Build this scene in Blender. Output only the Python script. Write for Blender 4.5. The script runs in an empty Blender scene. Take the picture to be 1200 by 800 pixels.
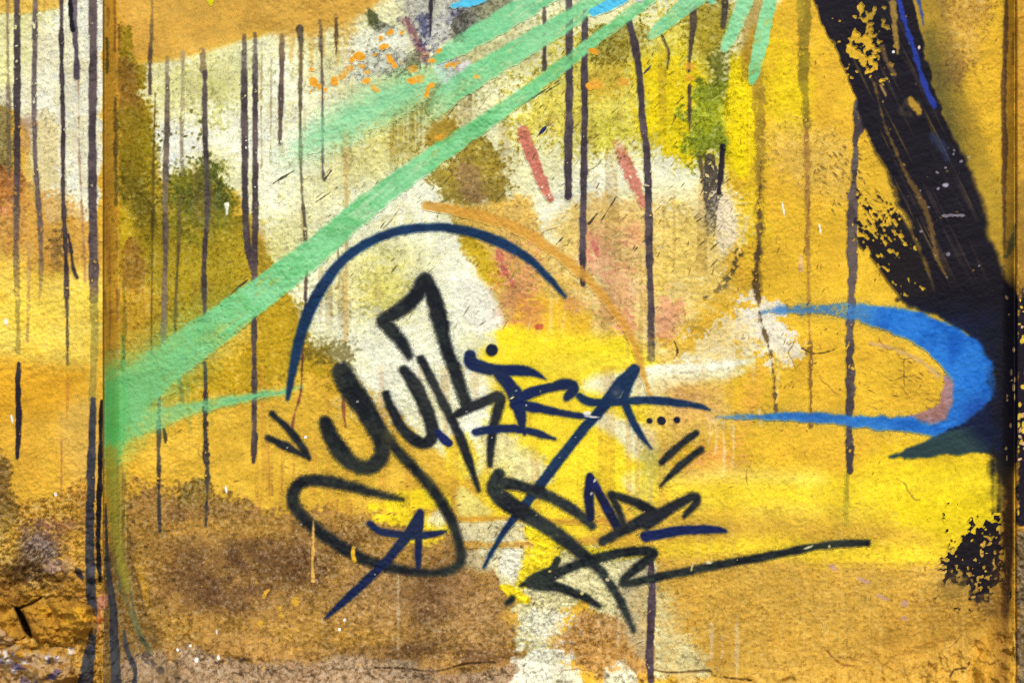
import bpy, math
import numpy as np

# ------------------------------------------------------------------ camera, sky, sun, exposure
scn = bpy.context.scene
S = 0.0015            # metres of wall per design unit
D = 2.4               # camera distance from the recessed panel
ZC = 0.90             # camera height
cam = bpy.data.objects.new('camera', bpy.data.cameras.new('camera'))
scn.collection.objects.link(cam)
cam.location = (0, -D, ZC)
cam.rotation_euler = (math.radians(90), 0, 0)
cam.data.sensor_width = 36
cam.data.lens = 36 * D / (1200 * S)
cam.data.clip_end = 1000
cam.data.clip_start = 0.05
scn.camera = cam

SUN_EL, SUN_AZ = math.radians(52), math.radians(18)   # azimuth measured from the wall normal, to the right
world = bpy.data.worlds.new('World'); scn.world = world; world.use_nodes = True
wn = world.node_tree
bg = wn.nodes['Background']
sky = wn.nodes.new('ShaderNodeTexSky'); sky.sky_type = 'NISHITA'; sky.sun_disc = False
sky.sun_elevation = SUN_EL; sky.sun_rotation = math.radians(180) - SUN_AZ
sky.air_density = 1.0; sky.dust_density = 2.0; sky.ozone_density = 0.6
wn.links.new(sky.outputs[0], bg.inputs[0]); bg.inputs[1].default_value = 0.10
sd_ = bpy.data.lights.new('sun', 'SUN'); sd_.energy = 1.5; sd_.angle = math.radians(20); sd_.color = (1, 0.975, 0.93)
sun = bpy.data.objects.new('sun', sd_); scn.collection.objects.link(sun)
from mathutils import Vector
sdir = Vector((math.sin(SUN_AZ) * math.cos(SUN_EL), -math.cos(SUN_AZ) * math.cos(SUN_EL), math.sin(SUN_EL)))
sun.rotation_euler = sdir.to_track_quat('Z', 'Y').to_euler()
sun.location = sdir * 6
scn.view_settings.view_transform = 'Standard'
scn.view_settings.look = 'None'
scn.view_settings.gamma = 1
scn.view_settings.exposure = 1.03
scn.cycles.use_denoising = False     # keep the plaster grain crisp
scn.cycles.filter_width = 1.1
ALB = 0.80            # paint albedo for a full-bright paint

# ------------------------------------------------------------------ the wall's own grid (units: 1.5 mm)
def axis(lo, hi, f0, f1, step=1.0, grow=1.12, mx=11):
    a = list(np.arange(f0, f1 + 1e-6, step))
    s = step
    while a[-1] < hi:
        s = min(s * grow, mx); a.append(a[-1] + s)
    s = step; b = []
    p = a[0]
    while p > lo:
        s = min(s * grow, mx); p -= s; b.append(p)
    return np.array(b[::-1] + a, np.float32)
CX = axis(-600, 1800, -12, 1212)
CY = axis(-450, 985, -8, 809)
CY[-1] = 1000 - 1
M, N = len(CX), len(CY)
PX = np.broadcast_to(CX[None, :], (N, M)).astype(np.float32)
PY = np.broadcast_to(CY[:, None], (N, M)).astype(np.float32)

def sstep(a, b, x):
    t = np.clip((x - a) / (b - a), 0, 1)
    return t * t * (3 - 2 * t)

TW, TH = 1536, 1024
FU = np.fft.rfftfreq(TW)[None, :]; FV = np.fft.fftfreq(TH)[:, None]
def noise(sx, sy, seed, octs=1, gain=0.5, ang=0):
    """smooth isotropic (or stretched) random field on the wall grid, 0..1"""
    rng = np.random.default_rng(seed * 101)
    sp = np.zeros((TH, TW // 2 + 1), complex); amp = 1.0
    c_, s_ = math.cos(math.radians(ang)), math.sin(math.radians(ang))
    FA, FB = FU * c_ + FV * s_, -FU * s_ + FV * c_
    for o in range(octs):
        f = np.fft.rfft2(rng.standard_normal((TH, TW)))
        g = np.exp(-2 * math.pi ** 2 * ((0.5 * sx * FA) ** 2 + (0.5 * sy * FB) ** 2))
        g = g / math.sqrt((g ** 2).mean() + 1e-12)
        sp += amp * f * g
        amp *= gain; sx = max(sx / 2, 1.0); sy = max(sy / 2, 1.0)
    t = np.fft.irfft2(sp, s=(TH, TW)); t = (t / t.std()).astype(np.float32)
    u = (CX + 200) % TW; v = (CY + 100) % TH
    i = u.astype(int); fu = (u - i).astype(np.float32)[None, :]; i %= TW; i2 = (i + 1) % TW
    j = v.astype(int); fv = (v - j).astype(np.float32)[:, None]; j %= TH; j2 = (j + 1) % TH
    R = t[j] * (1 - fv) + t[j2] * fv
    return np.clip(0.5 + 0.26 * (R[:, i] * (1 - fu) + R[:, i2] * fu), 0, 1)

W1 = np.random.default_rng(5).random((N, M)).astype(np.float32)
N2 = noise(2.3, 2.3, 1)
N2b = noise(2.6, 2.6, 2)
N4 = noise(4.5, 4.5, 3, 2)
N8 = noise(9, 9, 4, 3)
N8b = noise(9, 9, 14, 3)
N25 = noise(26, 26, 5, 3)
N25b = noise(26, 26, 15, 3)
N70 = noise(70, 70, 6, 3)
NV = noise(3.2, 70, 7, 2)
NV2 = noise(7, 140, 17, 2)
NH = noise(46, 2.6, 8, 2)
ND = 0.5 * (noise(6, 1.6, 9) + noise(3, 3, 10))
FLK = noise(7.5, 7.5, 21, 3, 0.6)
FLK2 = noise(6, 6, 22, 2, 0.7)
NBK = noise(90, 2.4, 23, 2, 0.6, ang=64)      # dry-brush streaks along the black band
NRAY = noise(40, 2.2, 24, 2, 0.6, ang=-37)    # streaks along the rays
NTR = noise(70, 7, 25, 2, 0.6, ang=-18)       # trowel sweeps
NVF = noise(1.8, 34, 26)                      # fine vertical striation
NGR = noise(14, 14, 27, 4, 0.75)              # rich fractal grime

CAN = np.empty((N, M, 3), np.float32); CAN[:] = (222, 172, 50)
BAS = None                                    # set after the ground coats: what the bare coat shows under the paint films
SPK = np.full((N, M), 0.10, np.float32)       # density of dark pits
RGH = np.full((N, M), 1.0, np.float32)        # roughness of the plaster
HGT = np.zeros((N, M), np.float32)            # extra relief in metres
OWN = np.zeros((N - 1, M - 1), np.int32)      # which paint film or stone owns a cell
PIECES = []                                   # (name, label, parent key, lift)

def window(x0, y0, x1, y1, pad=0):
    i0, i1 = np.searchsorted(CX, [x0 - pad, x1 + pad]); j0, j1 = np.searchsorted(CY, [y0 - pad, y1 + pad])
    return slice(max(j0 - 1, 0), min(j1 + 1, N)), slice(max(i0 - 1, 0), min(i1 + 1, M))

def spline(pts, k=6, closed=False):
    P = np.array(pts, float)
    n = len(P)
    if n < 3: return P
    out = []
    rng = range(n if closed else n - 1)
    for i in rng:
        if closed:
            a, b, c, d = P[(i - 1) % n], P[i], P[(i + 1) % n], P[(i + 2) % n]
        else:
            a, b, c, d = P[max(i - 1, 0)], P[i], P[i + 1], P[min(i + 2, n - 1)]
        for t in np.arange(k) / k:
            out.append(0.5 * (2 * b + (c - a) * t + (2 * a - 5 * b + 4 * c - d) * t * t + (3 * b - a - 3 * c + d) * t ** 3))
    if not closed: out.append(P[-1])
    return np.array(out)

def sd_stroke(w, pts, smooth=True):
    """signed distance to a stroke of changing width; also how far along it (0..1)"""
    P = spline(pts, 5) if smooth else np.array(pts, float)
    x, y = PX[w], PY[w]
    best = np.full(x.shape, 1e9, np.float32); al = np.zeros(x.shape, np.float32)
    n = len(P)
    if n == 1:
        return (np.hypot(x - P[0, 0], y - P[0, 1]) - P[0, 2] / 2).astype(np.float32), al
    for i in range(n - 1):
        ax, ay, aw = P[i]; bx, by, bw = P[i + 1]
        dx, dy = bx - ax, by - ay; L = dx * dx + dy * dy + 1e-9
        t = np.clip(((x - ax) * dx + (y - ay) * dy) / L, 0, 1)
        d = np.hypot(x - ax - t * dx, y - ay - t * dy) - 0.5 * (aw + t * (bw - aw))
        m = d < best
        best = np.where(m, d, best); al = np.where(m, (i + t) / (n - 1), al)
    return best.astype(np.float32), al.astype(np.float32)

def sd_poly(w, pts, smooth=True):
    P = spline(pts, 4, True) if smooth else np.array(pts, float)
    x, y = PX[w], PY[w]
    best = np.full(x.shape, 1e9, np.float32); ins = np.zeros(x.shape, bool)
    n = len(P)
    for i in range(n):
        ax, ay = P[i]; bx, by = P[(i + 1) % n]
        dx, dy = bx - ax, by - ay; L = dx * dx + dy * dy + 1e-9
        t = np.clip(((x - ax) * dx + (y - ay) * dy) / L, 0, 1)
        best = np.minimum(best, np.hypot(x - ax - t * dx, y - ay - t * dy))
        if ay != by:
            ins ^= ((ay > y) != (by > y)) & (x < (bx - ax) * (y - ay) / (by - ay) + ax)
    return np.where(ins, -best, best).astype(np.float32)

def colour(w, col):
    """one paint colour, or two mixed in patches"""
    if isinstance(col[0], (tuple, list)):
        t = np.clip((0.62 * N25[w] + 0.38 * N4[w] - 0.5) * 2.2 + 0.5, 0, 1)[..., None]
        return np.array(col[0], np.float32) * (1 - t) + np.array(col[1], np.float32) * t
    return np.broadcast_to(np.array(col, np.float32), PX[w].shape + (3,))

def lay(w, a, col, op=1.0):
    a = np.clip(a * op, 0, 1)[..., None]
    CAN[w] = CAN[w] * (1 - a) + colour(w, col) * a

def grainy(a, w, g, field=None):
    f = N2[w] if field is None else field[w]
    if g <= 0: return a
    k = 0.5 / (1 + 0.30 * g)
    f = 0.55 * f + 0.25 * W1[w] + 0.20 * N4[w]
    return np.clip((a + (f - 0.5) * g * 1.1 * np.clip(4 * a * (1 - a) + .25, 0, 1) - 0.5 + k) / (2 * k), 0, 1) * (a > 0.01)

def reg(poly, col, op=1.0, soft=10, warp=6, grain=0.8, spk=None, rgh=None, field=None, wn_=None, smooth=True, z=0):
    """a patch of the ground coats"""
    xs = [p[0] for p in poly]; ys = [p[1] for p in poly]
    w = window(min(xs), min(ys), max(xs), max(ys), soft + warp + 20)
    sd = sd_poly(w, poly, smooth) + ((N25[w] if wn_ is None else wn_[w]) - 0.5) * 2 * warp
    a = grainy(sstep(soft, -soft, sd), w, grain, field)
    lay(w, a, col, op)
    if spk is not None: SPK[w] = SPK[w] * (1 - a) + spk * a
    if rgh is not None: RGH[w] = RGH[w] * (1 - a) + rgh * a
    if z: HGT[w] += z * a
    return w, a

def blob(x, y, rx, ry, col, op=1.0, soft=0.6, grain=0.8, rot=0, **kw):
    w = window(x - rx * 1.6, y - ry * 1.6, x + rx * 1.6, y + ry * 1.6, max(rx, ry) * 0.5)
    c, s = math.cos(math.radians(rot)), math.sin(math.radians(rot))
    u = (PX[w] - x) * c + (PY[w] - y) * s; v = -(PX[w] - x) * s + (PY[w] - y) * c
    r = np.sqrt((u / rx) ** 2 + (v / ry) ** 2) + (N25[w] - 0.5) * 0.5 + (N8[w] - 0.5) * 0.35
    a = grainy(sstep(1 + soft, 1 - soft, r), w, grain, kw.get('field'))
    lay(w, a, col, op)
    if 'spk' in kw: SPK[w] = SPK[w] * (1 - a) + kw['spk'] * a
    return w, a

def own(w, a, thr, name, label, parent, lift=0.0005):
    PIECES.append((name, label, parent, lift)); k = len(PIECES)
    m = a > thr
    c = (m[:-1, :-1] | m[1:, :-1] | m[:-1, 1:] | m[1:, 1:])
    js, is_ = w
    sub = OWN[js.start:js.start + c.shape[0], is_.start:is_.start + c.shape[1]]
    sub[c] = k

def stroke(strokes, col, name=None, label=None, parent='panel', soft=1.6, rag=1.0, op=1.0, grain=0.25, wear=0.0,
           fade=None, field=None, thr=0.35, streak=0.0, lift=0.0005, halo=0.0, mist=False, cover=0.0, smooth=True):
    """one painted mark made of one or more strokes [(x, y, width), ...]"""
    if not isinstance(strokes[0][0], (tuple, list)): strokes = [strokes]
    A = SDM = None
    xs = [p[0] for s in strokes for p in s]; ys = [p[1] for s in strokes for p in s]
    mw = max(p[2] for s in strokes for p in s)
    w = window(min(xs), min(ys), max(xs), max(ys), mw / 2 + soft * 1.5 + 4 + (14 if halo else 0))
    for s in strokes:
        sd, al = sd_stroke(w, s, smooth)
        sd = sd + (N8b[w] - 0.5) * 2 * rag + (N2b[w] - 0.5) * 0.8 * rag
        a = np.clip((soft - sd) / (2 * soft), 0, 1) if mist else sstep(soft, -soft, sd)
        SDM = sd if SDM is None else np.minimum(SDM, sd)
        if fade is not None:
            a = a * np.interp(al, np.linspace(0, 1, len(fade)), fade).astype(np.float32)
        A = a if A is None else np.maximum(A, a)
    if streak: A = A * np.clip(1 - streak * 2.2 * np.clip((NV if field is None else field)[w] - 0.42, 0, 1), 0, 1)
    if cover: A = A * (1 - cover * sstep(.45, .95, .55 * NRAY[w] + .45 * N8[w]))
    if mist:      # sprayed dots
        A = np.clip(A * 0.72 + 0.28 * sstep(-.12, .12, A - (0.5 * W1[w] + 0.5 * N2[w])), 0, 1) * (A > 0.02)
    else:
        A = grainy(A, w, grain)
    if halo:      # overspray round the line
        hz = halo * np.exp(-np.clip(SDM, 0, 40) / 4.5)
        hz = hz * (0.4 + 1.2 * (W1[w] < hz * 2.2)) * (PX[w] >= 121.2)
        lay(w, hz, col)
    if parent == 'panel': A = A * (PX[w] >= 121.2) * (PX[w] < 1190.6)
    elif parent == 'pier_left': A = A * (PX[w] < 120.4)
    if wear:
        A = A * (1 - sstep(1 - wear, 1 - wear + 0.16, 0.6 * N2[w] + 0.4 * N4[w]))
    lay(w, A, col, op)
    if name: own(w, A * op, thr * op, name, label, parent, lift)
    return w, A

LATE = []
# ================================================================== GROUND COATS of the recessed panel
# broad ochre with slow drift
lay((slice(0, N), slice(0, M)), sstep(0.35, 0.75, N70), (214, 160, 44), 0.5)
lay((slice(0, N), slice(0, M)), sstep(0.55, 0.85, N25b), (230, 184, 66), 0.35)

# right-hand ochre wall
reg([(845, -40), (1195, -40), (1195, 560), (760, 560), (880, 420), (875, 240), (850, 180)], ((230, 180, 44), (222, 170, 44)), 1, 8, 4, 0.3, spk=0.08, rgh=0.65)
reg([(900, 40), (945, 70), (952, 150), (905, 150), (895, 90)], (232, 198, 18), 0.85, 30, 12, 0.8)
reg([(838, 70), (900, 90), (895, 330), (866, 300), (850, 200)], ((224, 186, 26), (204, 160, 34)), 0.8, 10, 6, 0.5, spk=0.2)
reg([(1095, -20), (1150, -20), (1150, 75), (1110, 95), (1100, 50)], ((186, 136, 56), (206, 158, 66)), 0.75, 14, 8, 1.2, spk=0.35)
reg([(905, 150), (985, 150), (1000, 225), (940, 225), (905, 200)], (212, 168, 84), 0.55, 24, 10, 1.2, spk=0.3)
reg([(1120, 60), (1145, 70), (1140, 95), (1112, 92)], (140, 100, 46), 0.5, 14, 10, 1.8)

# pale top-centre field (cream and olive mist)
reg([(148, 78), (215, 66), (300, 40), (455, -10), (890, -20), (870, 60), (846, 170), (852, 235), (836, 320), (770, 392), (700, 415), (600, 400),
     (585, 480), (560, 560), (500, 520), (440, 450), (360, 410), (320, 320), (300, 270), (260, 215), (190, 215), (180, 160), (160, 120)],
    ((236, 228, 182), (229, 218, 164)), 1, 6, 5, 0.7, spk=0.14, rgh=0.9)
# lighter ivory paint patches inside it
for (x, y, rx, ry, r) in [(245, 140, 55, 40, 10), (330, 215, 38, 95, 0), (300, 110, 40, 60, 0), (410, 250, 60, 40, -35), (345, 100, 50, 30, 0),
                          (500, 235, 30, 25, -40), (390, 350, 40, 40, -45), (520, 300, 40, 50, 0), (470, 420, 60, 60, 40), (375, 300, 40, 30, -40),
                          (560, 480, 30, 40, 0), (700, 210, 55, 40, -30), (650, 260, 30, 40, 0), (790, 190, 45, 40, 0), (570, 350, 26, 40, -30)]:
    blob(x, y, rx, ry, (242, 236, 214), 0.75, 0.9, 1.2, r)
# olive mist over cream
for (x, y, rx, ry, r, c) in [(270, 95, 40, 40, 0, (200, 192, 100)), (220, 110, 45, 30, 0, (200, 190, 96)), (335, 290, 30, 40, 0, (214, 200, 96)), (480, 130, 70, 40, -35, (176, 160, 70)),
                             (430, 190, 70, 26, -35, (206, 192, 100)), (420, 330, 40, 40, 0, (214, 196, 90)), (455, 345, 24, 30, 0, (220, 200, 70)), (400, 75, 60, 30, -30, (200, 186, 110)),
                             (470, 305, 40, 20, 0, (218, 204, 120)), (365, 250, 40, 60, 0, (222, 212, 150)), (560, 70, 70, 24, -32, (170, 160, 100)), (620, 60, 70, 20, -34, (160, 150, 84))]:
    blob(x, y, rx, ry, c, 0.5, 0.9, 1.6, r, spk=0.26)

# the top cap: smooth tan-orange
reg([(118, -60), (620, -60), (470, -14), (448, 4), (420, 24), (385, 38), (330, 44), (300, 42), (262, 54), (228, 64), (190, 72), (150, 74), (118, 72)],
    ((216, 166, 70), (208, 156, 62)), 1, 9, 5, 0.7, spk=0.06, rgh=0.7)
for i, (x, l) in enumerate([(352, 80), (377, 70), (341, 60), (395, 62), (330, 58), (404, 56), (364, 76), (412, 50)]):
    stroke([(x, 30, 9), (x + 1, l - 10, 7), (x, l + 12, 3)], (204, 156, 66), soft=3, op=0.55, grain=0.6)

# white sparkle patch with leafy rim
reg([(172, 156), (186, 150), (206, 148), (226, 156), (240, 174), (232, 190), (214, 196), (200, 208), (188, 212), (190, 192), (178, 180)], ((244, 240, 230), (230, 224, 200)), .95, 8, 10, 1.2, wn_=NGR)
for k in range(70):
    rg = np.random.default_rng(300 + k)
    x, y = rg.uniform(165, 240), rg.uniform(125, 210)
    if (x - 205) ** 2 / 900 + (y - 175) ** 2 / 500 < 0.35: continue
    blob(x, y, rg.uniform(1.2, 3.0), rg.uniform(1, 2.2), (92, 92, 36) if k % 3 else (160, 140, 60), 0.85, 0.3, 0.4, rg.uniform(0, 180))

# olive field, left
reg([(136, 60), (165, 74), (170, 120), (180, 165), (190, 212), (220, 205), (250, 205), (272, 245), (290, 258), (302, 276), (318, 312), (300, 350),
     (270, 375), (240, 395), (215, 430), (190, 455), (136, 470)], ((164, 136, 24), (146, 122, 22)), 1, 8, 8, 1.3, spk=0.34, rgh=0.9, wn_=NGR)
reg([(285, 270), (318, 315), (340, 338), (356, 365), (362, 400), (392, 425), (398, 450), (360, 440), (300, 450), (210, 470), (200, 455), (260, 420), (300, 380), (280, 340)],
    ((200, 156, 22), (180, 144, 24)), 0.95, 18, 10, 1.3, spk=0.3, wn_=NGR)
reg([(196, 214), (216, 200), (238, 186), (254, 200), (268, 228), (274, 252), (262, 272), (230, 276), (205, 262)], ((90, 94, 24), (116, 110, 24)), 0.9, 18, 12, 1.3, spk=0.35, wn_=NGR)
reg([(236, 188), (250, 200), (262, 226), (264, 244), (245, 246), (226, 238)], (70, 78, 26), 0.75, 10, 8, 1.2, wn_=NGR)
reg([(140, 185), (160, 190), (182, 225), (186, 262), (160, 262), (140, 240)], (100, 88, 18), 0.85, 22, 14, 1.4, spk=0.35, wn_=NGR)
reg([(136, 70), (160, 80), (162, 118), (168, 150), (150, 180), (138, 150)], (134, 94, 34), 0.75, 9, 5, 0.8)
reg([(142, 130), (172, 140), (184, 182), (165, 210), (140, 190)], (136, 116, 16), 0.7, 10, 6, 0.9)
reg([(136, 255), (152, 250), (160, 330), (150, 350), (138, 340)], (206, 172, 22), 0.7, 10, 4, 0.6)
reg([(225, 255), (300, 265), (310, 320), (260, 370), (200, 400), (190, 320)], (184, 158, 34), 0.45, 40, 14, 1.4)
reg([(145, 290), (160, 285), (165, 330), (150, 340)], (132, 84, 40), 0.6, 7, 7, 1.5)
reg([(140, 345), (176, 350), (176, 440), (140, 430)], (220, 166, 48), 0.7, 14, 6, 0.6)
reg([(350, 395), (395, 400), (410, 425), (378, 432), (352, 420)], (100, 84, 26), 0.7, 14, 8, 1.6)
# ragged white drips off the dark green hill
stroke([(266, 240, 5), (266, 251, 3)], (236, 230, 205), soft=1.2)
stroke([(284, 232, 4), (285, 247, 2)], (230, 222, 190), soft=1.2)

# centre: brown-olive hill behind the green ray
reg([(504, 205), (525, 172), (560, 160), (588, 180), (592, 225), (566, 256), (530, 252), (510, 230)], ((164, 134, 28), (128, 106, 30)), 0.9, 17, 14, 1.4, spk=0.38, wn_=NGR)
reg([(535, 195), (560, 195), (575, 240), (545, 245)], (150, 112, 80), 0.6, 9, 7, 1.3)
reg([(510, 235), (560, 235), (620, 230), (640, 280), (700, 330), (740, 400), (680, 415), (620, 400), (588, 380), (560, 320), (535, 270)],
    ((214, 166, 76), (222, 172, 70)), 0.9, 9, 7, 1.0, spk=0.3)
reg([(528, 262), (560, 275), (580, 310), (600, 340), (570, 335), (552, 305)], ((206, 168, 28), (186, 150, 28)), 0.95, 7, 5, 1.0, spk=0.35)
reg([(545, 325), (572, 335), (590, 365), (592, 392), (560, 392), (545, 360)], (240, 230, 208), 0.9, 8, 6, 0.9)
reg([(612, 345), (660, 345), (705, 370), (745, 410), (720, 440), (600, 430), (590, 390), (600, 370)], ((238, 188, 48), (236, 180, 44)), 0.95, 10, 6, 0.7, spk=0.18)
# pale drips inside the orange field
for x, y0, y1, ww in [(646, 300, 400, 4.5), (632, 380, 400, 3), (664, 305, 330, 7), (660, 360, 395, 3), (700, 340, 400, 3.5), (719, 372, 402, 2.5)]:
    stroke([(x + 2, y0, ww), (x, (y0 + y1) / 2, ww * 0.9), (x - 1, y1, ww * 0.7)], (238, 200, 110), soft=1.6, op=0.7, grain=0.6)

# top-centre olive/yellow mist
reg([(640, 60), (720, 30), (860, 20), (850, 200), (790, 190), (730, 180), (690, 190), (650, 170), (600, 150)], ((200, 174, 40), (212, 192, 60)), 0.8, 36, 16, 1.6, spk=0.38)
reg([(740, 60), (800, 60), (838, 90), (830, 190), (790, 188), (765, 165), (745, 120)], ((238, 208, 8), (224, 190, 16)), 0.95, 26, 14, 1.3, spk=0.26)
reg([(690, 80), (730, 70), (740, 110), (700, 130), (680, 110)], (186, 150, 40), 0.7, 14, 9, 1.4)
reg([(690, 150), (725, 120), (735, 160), (705, 175)], (200, 186, 60), 0.8, 14, 9, 1.5)
reg([(700, 30), (760, 25), (760, 60), (720, 75), (690, 65)], (140, 122, 30), 0.7, 12, 8, 1.5, spk=0.5)
reg([(800, 5), (860, 5), (850, 60), (815, 70)], (150, 128, 22), 0.75, 12, 6, 1.2, spk=0.4)
reg([(826, 60), (856, 55), (854, 110), (836, 110)], (96, 98, 26), 0.85, 11, 7, 1.2)
reg([(806, 112), (830, 100), (852, 100), (854, 150), (850, 178), (826, 186), (804, 178), (800, 145)], ((164, 168, 24), (124, 134, 28)), 0.95, 13, 12, 1.6, wn_=N8, spk=0.5)
reg([(852, 80), (878, 78), (878, 200), (856, 190)], (236, 204, 4), 0.9, 10, 6, 1.0, field=NV)
reg([(872, 0), (900, 0), (892, 40), (884, 90), (868, 80)], (150, 112, 34), 0.6, 6, 3, 0.6)

# peach / pale hatch field, right of centre
reg([(640, 260), (720, 230), (780, 240), (830, 200), (858, 240), (862, 290), (840, 340), (790, 400), (720, 420), (690, 370), (655, 310)],
    ((232, 194, 104), (234, 204, 134)), 0.95, 26, 14, 1.3, spk=0.22)
reg([(690, 232), (760, 225), (765, 290), (740, 320), (700, 300)], (218, 170, 92), 0.5, 22, 12, 1.6)
reg([(765, 215), (850, 225), (858, 285), (800, 300), (765, 270)], (240, 216, 156), 0.6, 26, 12, 1.4)
reg([(835, 225), (858, 240), (862, 280), (845, 300), (838, 260)], (228, 206, 176), 0.8, 5, 4, 0.6)
reg([(770, 260), (820, 250), (835, 320), (800, 350), (765, 330)], (234, 190, 74), 0.6, 30, 14, 1.5)
for (x, y, rx, ry, op) in [(705, 300, 18, 30, .45), (725, 340, 22, 34, .4), (690, 290, 10, 22, .5), (735, 385, 10, 16, .45), (782, 372, 17, 24, .6), (610, 330, 20, 40, .5), (625, 365, 14, 20, .45), (670, 355, 14, 9, .45),
                           (590, 310, 10, 22, .5), (815, 470, 22, 24, .45), (845, 540, 22, 20, .4), (810, 560, 16, 18, .4), (790, 455, 25, 14, .3), (880, 470, 10, 40, .2), (742, 275, 14, 14, .45)]:
    blob(x, y, rx, ry, (208, 120, 98), op * .95, 1.0, 1.7, 15, field=ND)
blob(632, 383, 6, 4, (176, 52, 58), 0.8, 0.4, 0.6)
for (x, y) in [(586, 300), (592, 318), (600, 330), (697, 290), (700, 298)]:
    blob(x, y, 3.5, 8, (196, 78, 84), 0.55, 0.6, 1.2, -20)

# red brush dabs
stroke([(612, 153, 11), (618, 170, 15), (630, 200, 14), (644, 233, 8)], (196, 104, 84), 'red_brush_dab', 'brick red brush dab ending left of a thick dark drip', soft=2, rag=2, grain=0.7, op=0.9, wear=0.22)
stroke([(722, 165, 8), (730, 185, 13), (742, 210, 14), (757, 243, 9)], (196, 106, 84), 'red_brush_dab', 'brick red brush dab running into the long curved dark drip', soft=2.5, rag=2, grain=0.8, op=0.85, wear=0.25, fade=[.4, .9, 1, .8])

# white plaster scuffs above the blue crescent
reg([(800, 420), (830, 385), (880, 360), (905, 352), (925, 375), (925, 415), (900, 425), (870, 410), (840, 425)], ((238, 226, 206), (228, 200, 140)), 0.85, 9, 20, 1.8, spk=0.2, wn_=NGR)
reg([(876, 350), (905, 345), (922, 370), (926, 412), (905, 418), (890, 390)], (230, 216, 196), 0.8, 6, 14, 1.3, wn_=NGR)
for x, y0, y1 in [(903, 410, 440), (917, 410, 432), (910, 405, 470), (925, 400, 425), (882, 415, 445), (890, 480, 500), (838, 490, 530), (847, 495, 560), (858, 500, 545), (830, 490, 520)]:
    stroke([(x, y0, 4), (x + 2, (y0 + y1) / 2, 3), (x, y1, 2)], (232, 210, 160), soft=1.5, op=0.55, grain=0.9)

# bright yellow field around the signature
reg([(590, 385), (650, 400), (745, 405), (765, 430), (775, 520), (755, 570), (700, 600), (690, 640), (640, 640), (605, 600), (590, 560), (570, 540), (575, 470), (560, 420), (575, 400)],
    ((250, 216, 36), (246, 206, 44)), 1, 16, 9, 0.7, spk=0.09, rgh=0.7)
reg([(520, 520), (545, 510), (560, 540), (545, 560), (525, 555)], (248, 208, 40), 0.9, 8, 4, 0.6)
reg([(560, 560), (600, 560), (690, 610), (690, 625), (620, 622), (570, 600)], (246, 208, 40), 0.9, 8, 4, 0.5)
reg([(575, 500), (640, 535), (640, 565), (585, 560), (568, 530)], ((226, 208, 150), (232, 218, 160)), 0.9, 10, 6, 0.9, spk=0.25)
reg([(690, 490), (720, 488), (762, 505), (764, 538), (745, 535), (725, 515)], (240, 230, 200), 0.85, 10, 5, 0.6)
reg([(730, 560), (760, 552), (762, 575), (742, 580)], (240, 232, 220), 0.95, 6, 3, 0.5)
reg([(680, 455), (700, 440), (770, 432), (865, 434), (845, 442), (790, 452), (760, 470), (710, 460)], (244, 234, 196), 0.85, 8, 3, 0.5)
reg([(765, 430), (880, 420), (850, 432), (800, 436), (765, 437)], (244, 236, 206), 0.9, 4, 2, 0.4)
reg([(762, 455), (840, 445), (850, 500), (800, 520), (765, 560)], ((226, 180, 100), (230, 190, 90)), 0.6, 14, 6, 1.0, spk=0.2)
reg([(755, 530), (770, 535), (775, 570), (745, 600), (738, 590), (752, 560)], (176, 164, 60), 0.65, 9, 4, 0.9)
reg([(760, 570), (900, 560), (1000, 555), (1100, 540), (1175, 530), (1180, 600), (1160, 620), (1000, 615), (900, 612), (760, 605)],
    ((246, 210, 62), (238, 196, 40)), 0.85, 34, 8, 0.5, spk=0.10)
reg([(1030, 540), (1172, 535), (1176, 625), (1120, 650), (1060, 620), (1020, 580)], (238, 204, 20), 0.8, 44, 8, 0.4)
reg([(760, 604), (900, 606), (1060, 622), (1085, 640), (1000, 632), (900, 636), (800, 636)], ((206, 160, 50), (198, 152, 48)), 0.75, 18, 5, 0.5)
reg([(765, 642), (860, 632), (1000, 640), (1100, 640), (1105, 660), (1000, 663), (880, 650), (770, 654)], (242, 202, 40), 0.85, 17, 4, 0.5)

# lower right ochre, brushed sideways
reg([(760, 655), (880, 652), (1000, 664), (1110, 660), (1175, 620), (1180, 780), (1000, 810), (800, 810), (770, 700)], ((212, 164, 66), (202, 152, 54)), 0.9, 12, 7, 0.8, spk=0.22, rgh=1.1)
reg([(780, 700), (960, 690), (1100, 700), (1150, 780), (1000, 800), (800, 800)], ((200, 150, 60), (184, 136, 56)), 0.25, 34, 16, 0.9, spk=0.26, wn_=NGR)
reg([(1060, 700), (1172, 690), (1165, 750), (1080, 780), (1000, 790)], (184, 134, 46), 0.6, 22, 8, 1.0, spk=0.25)

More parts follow.
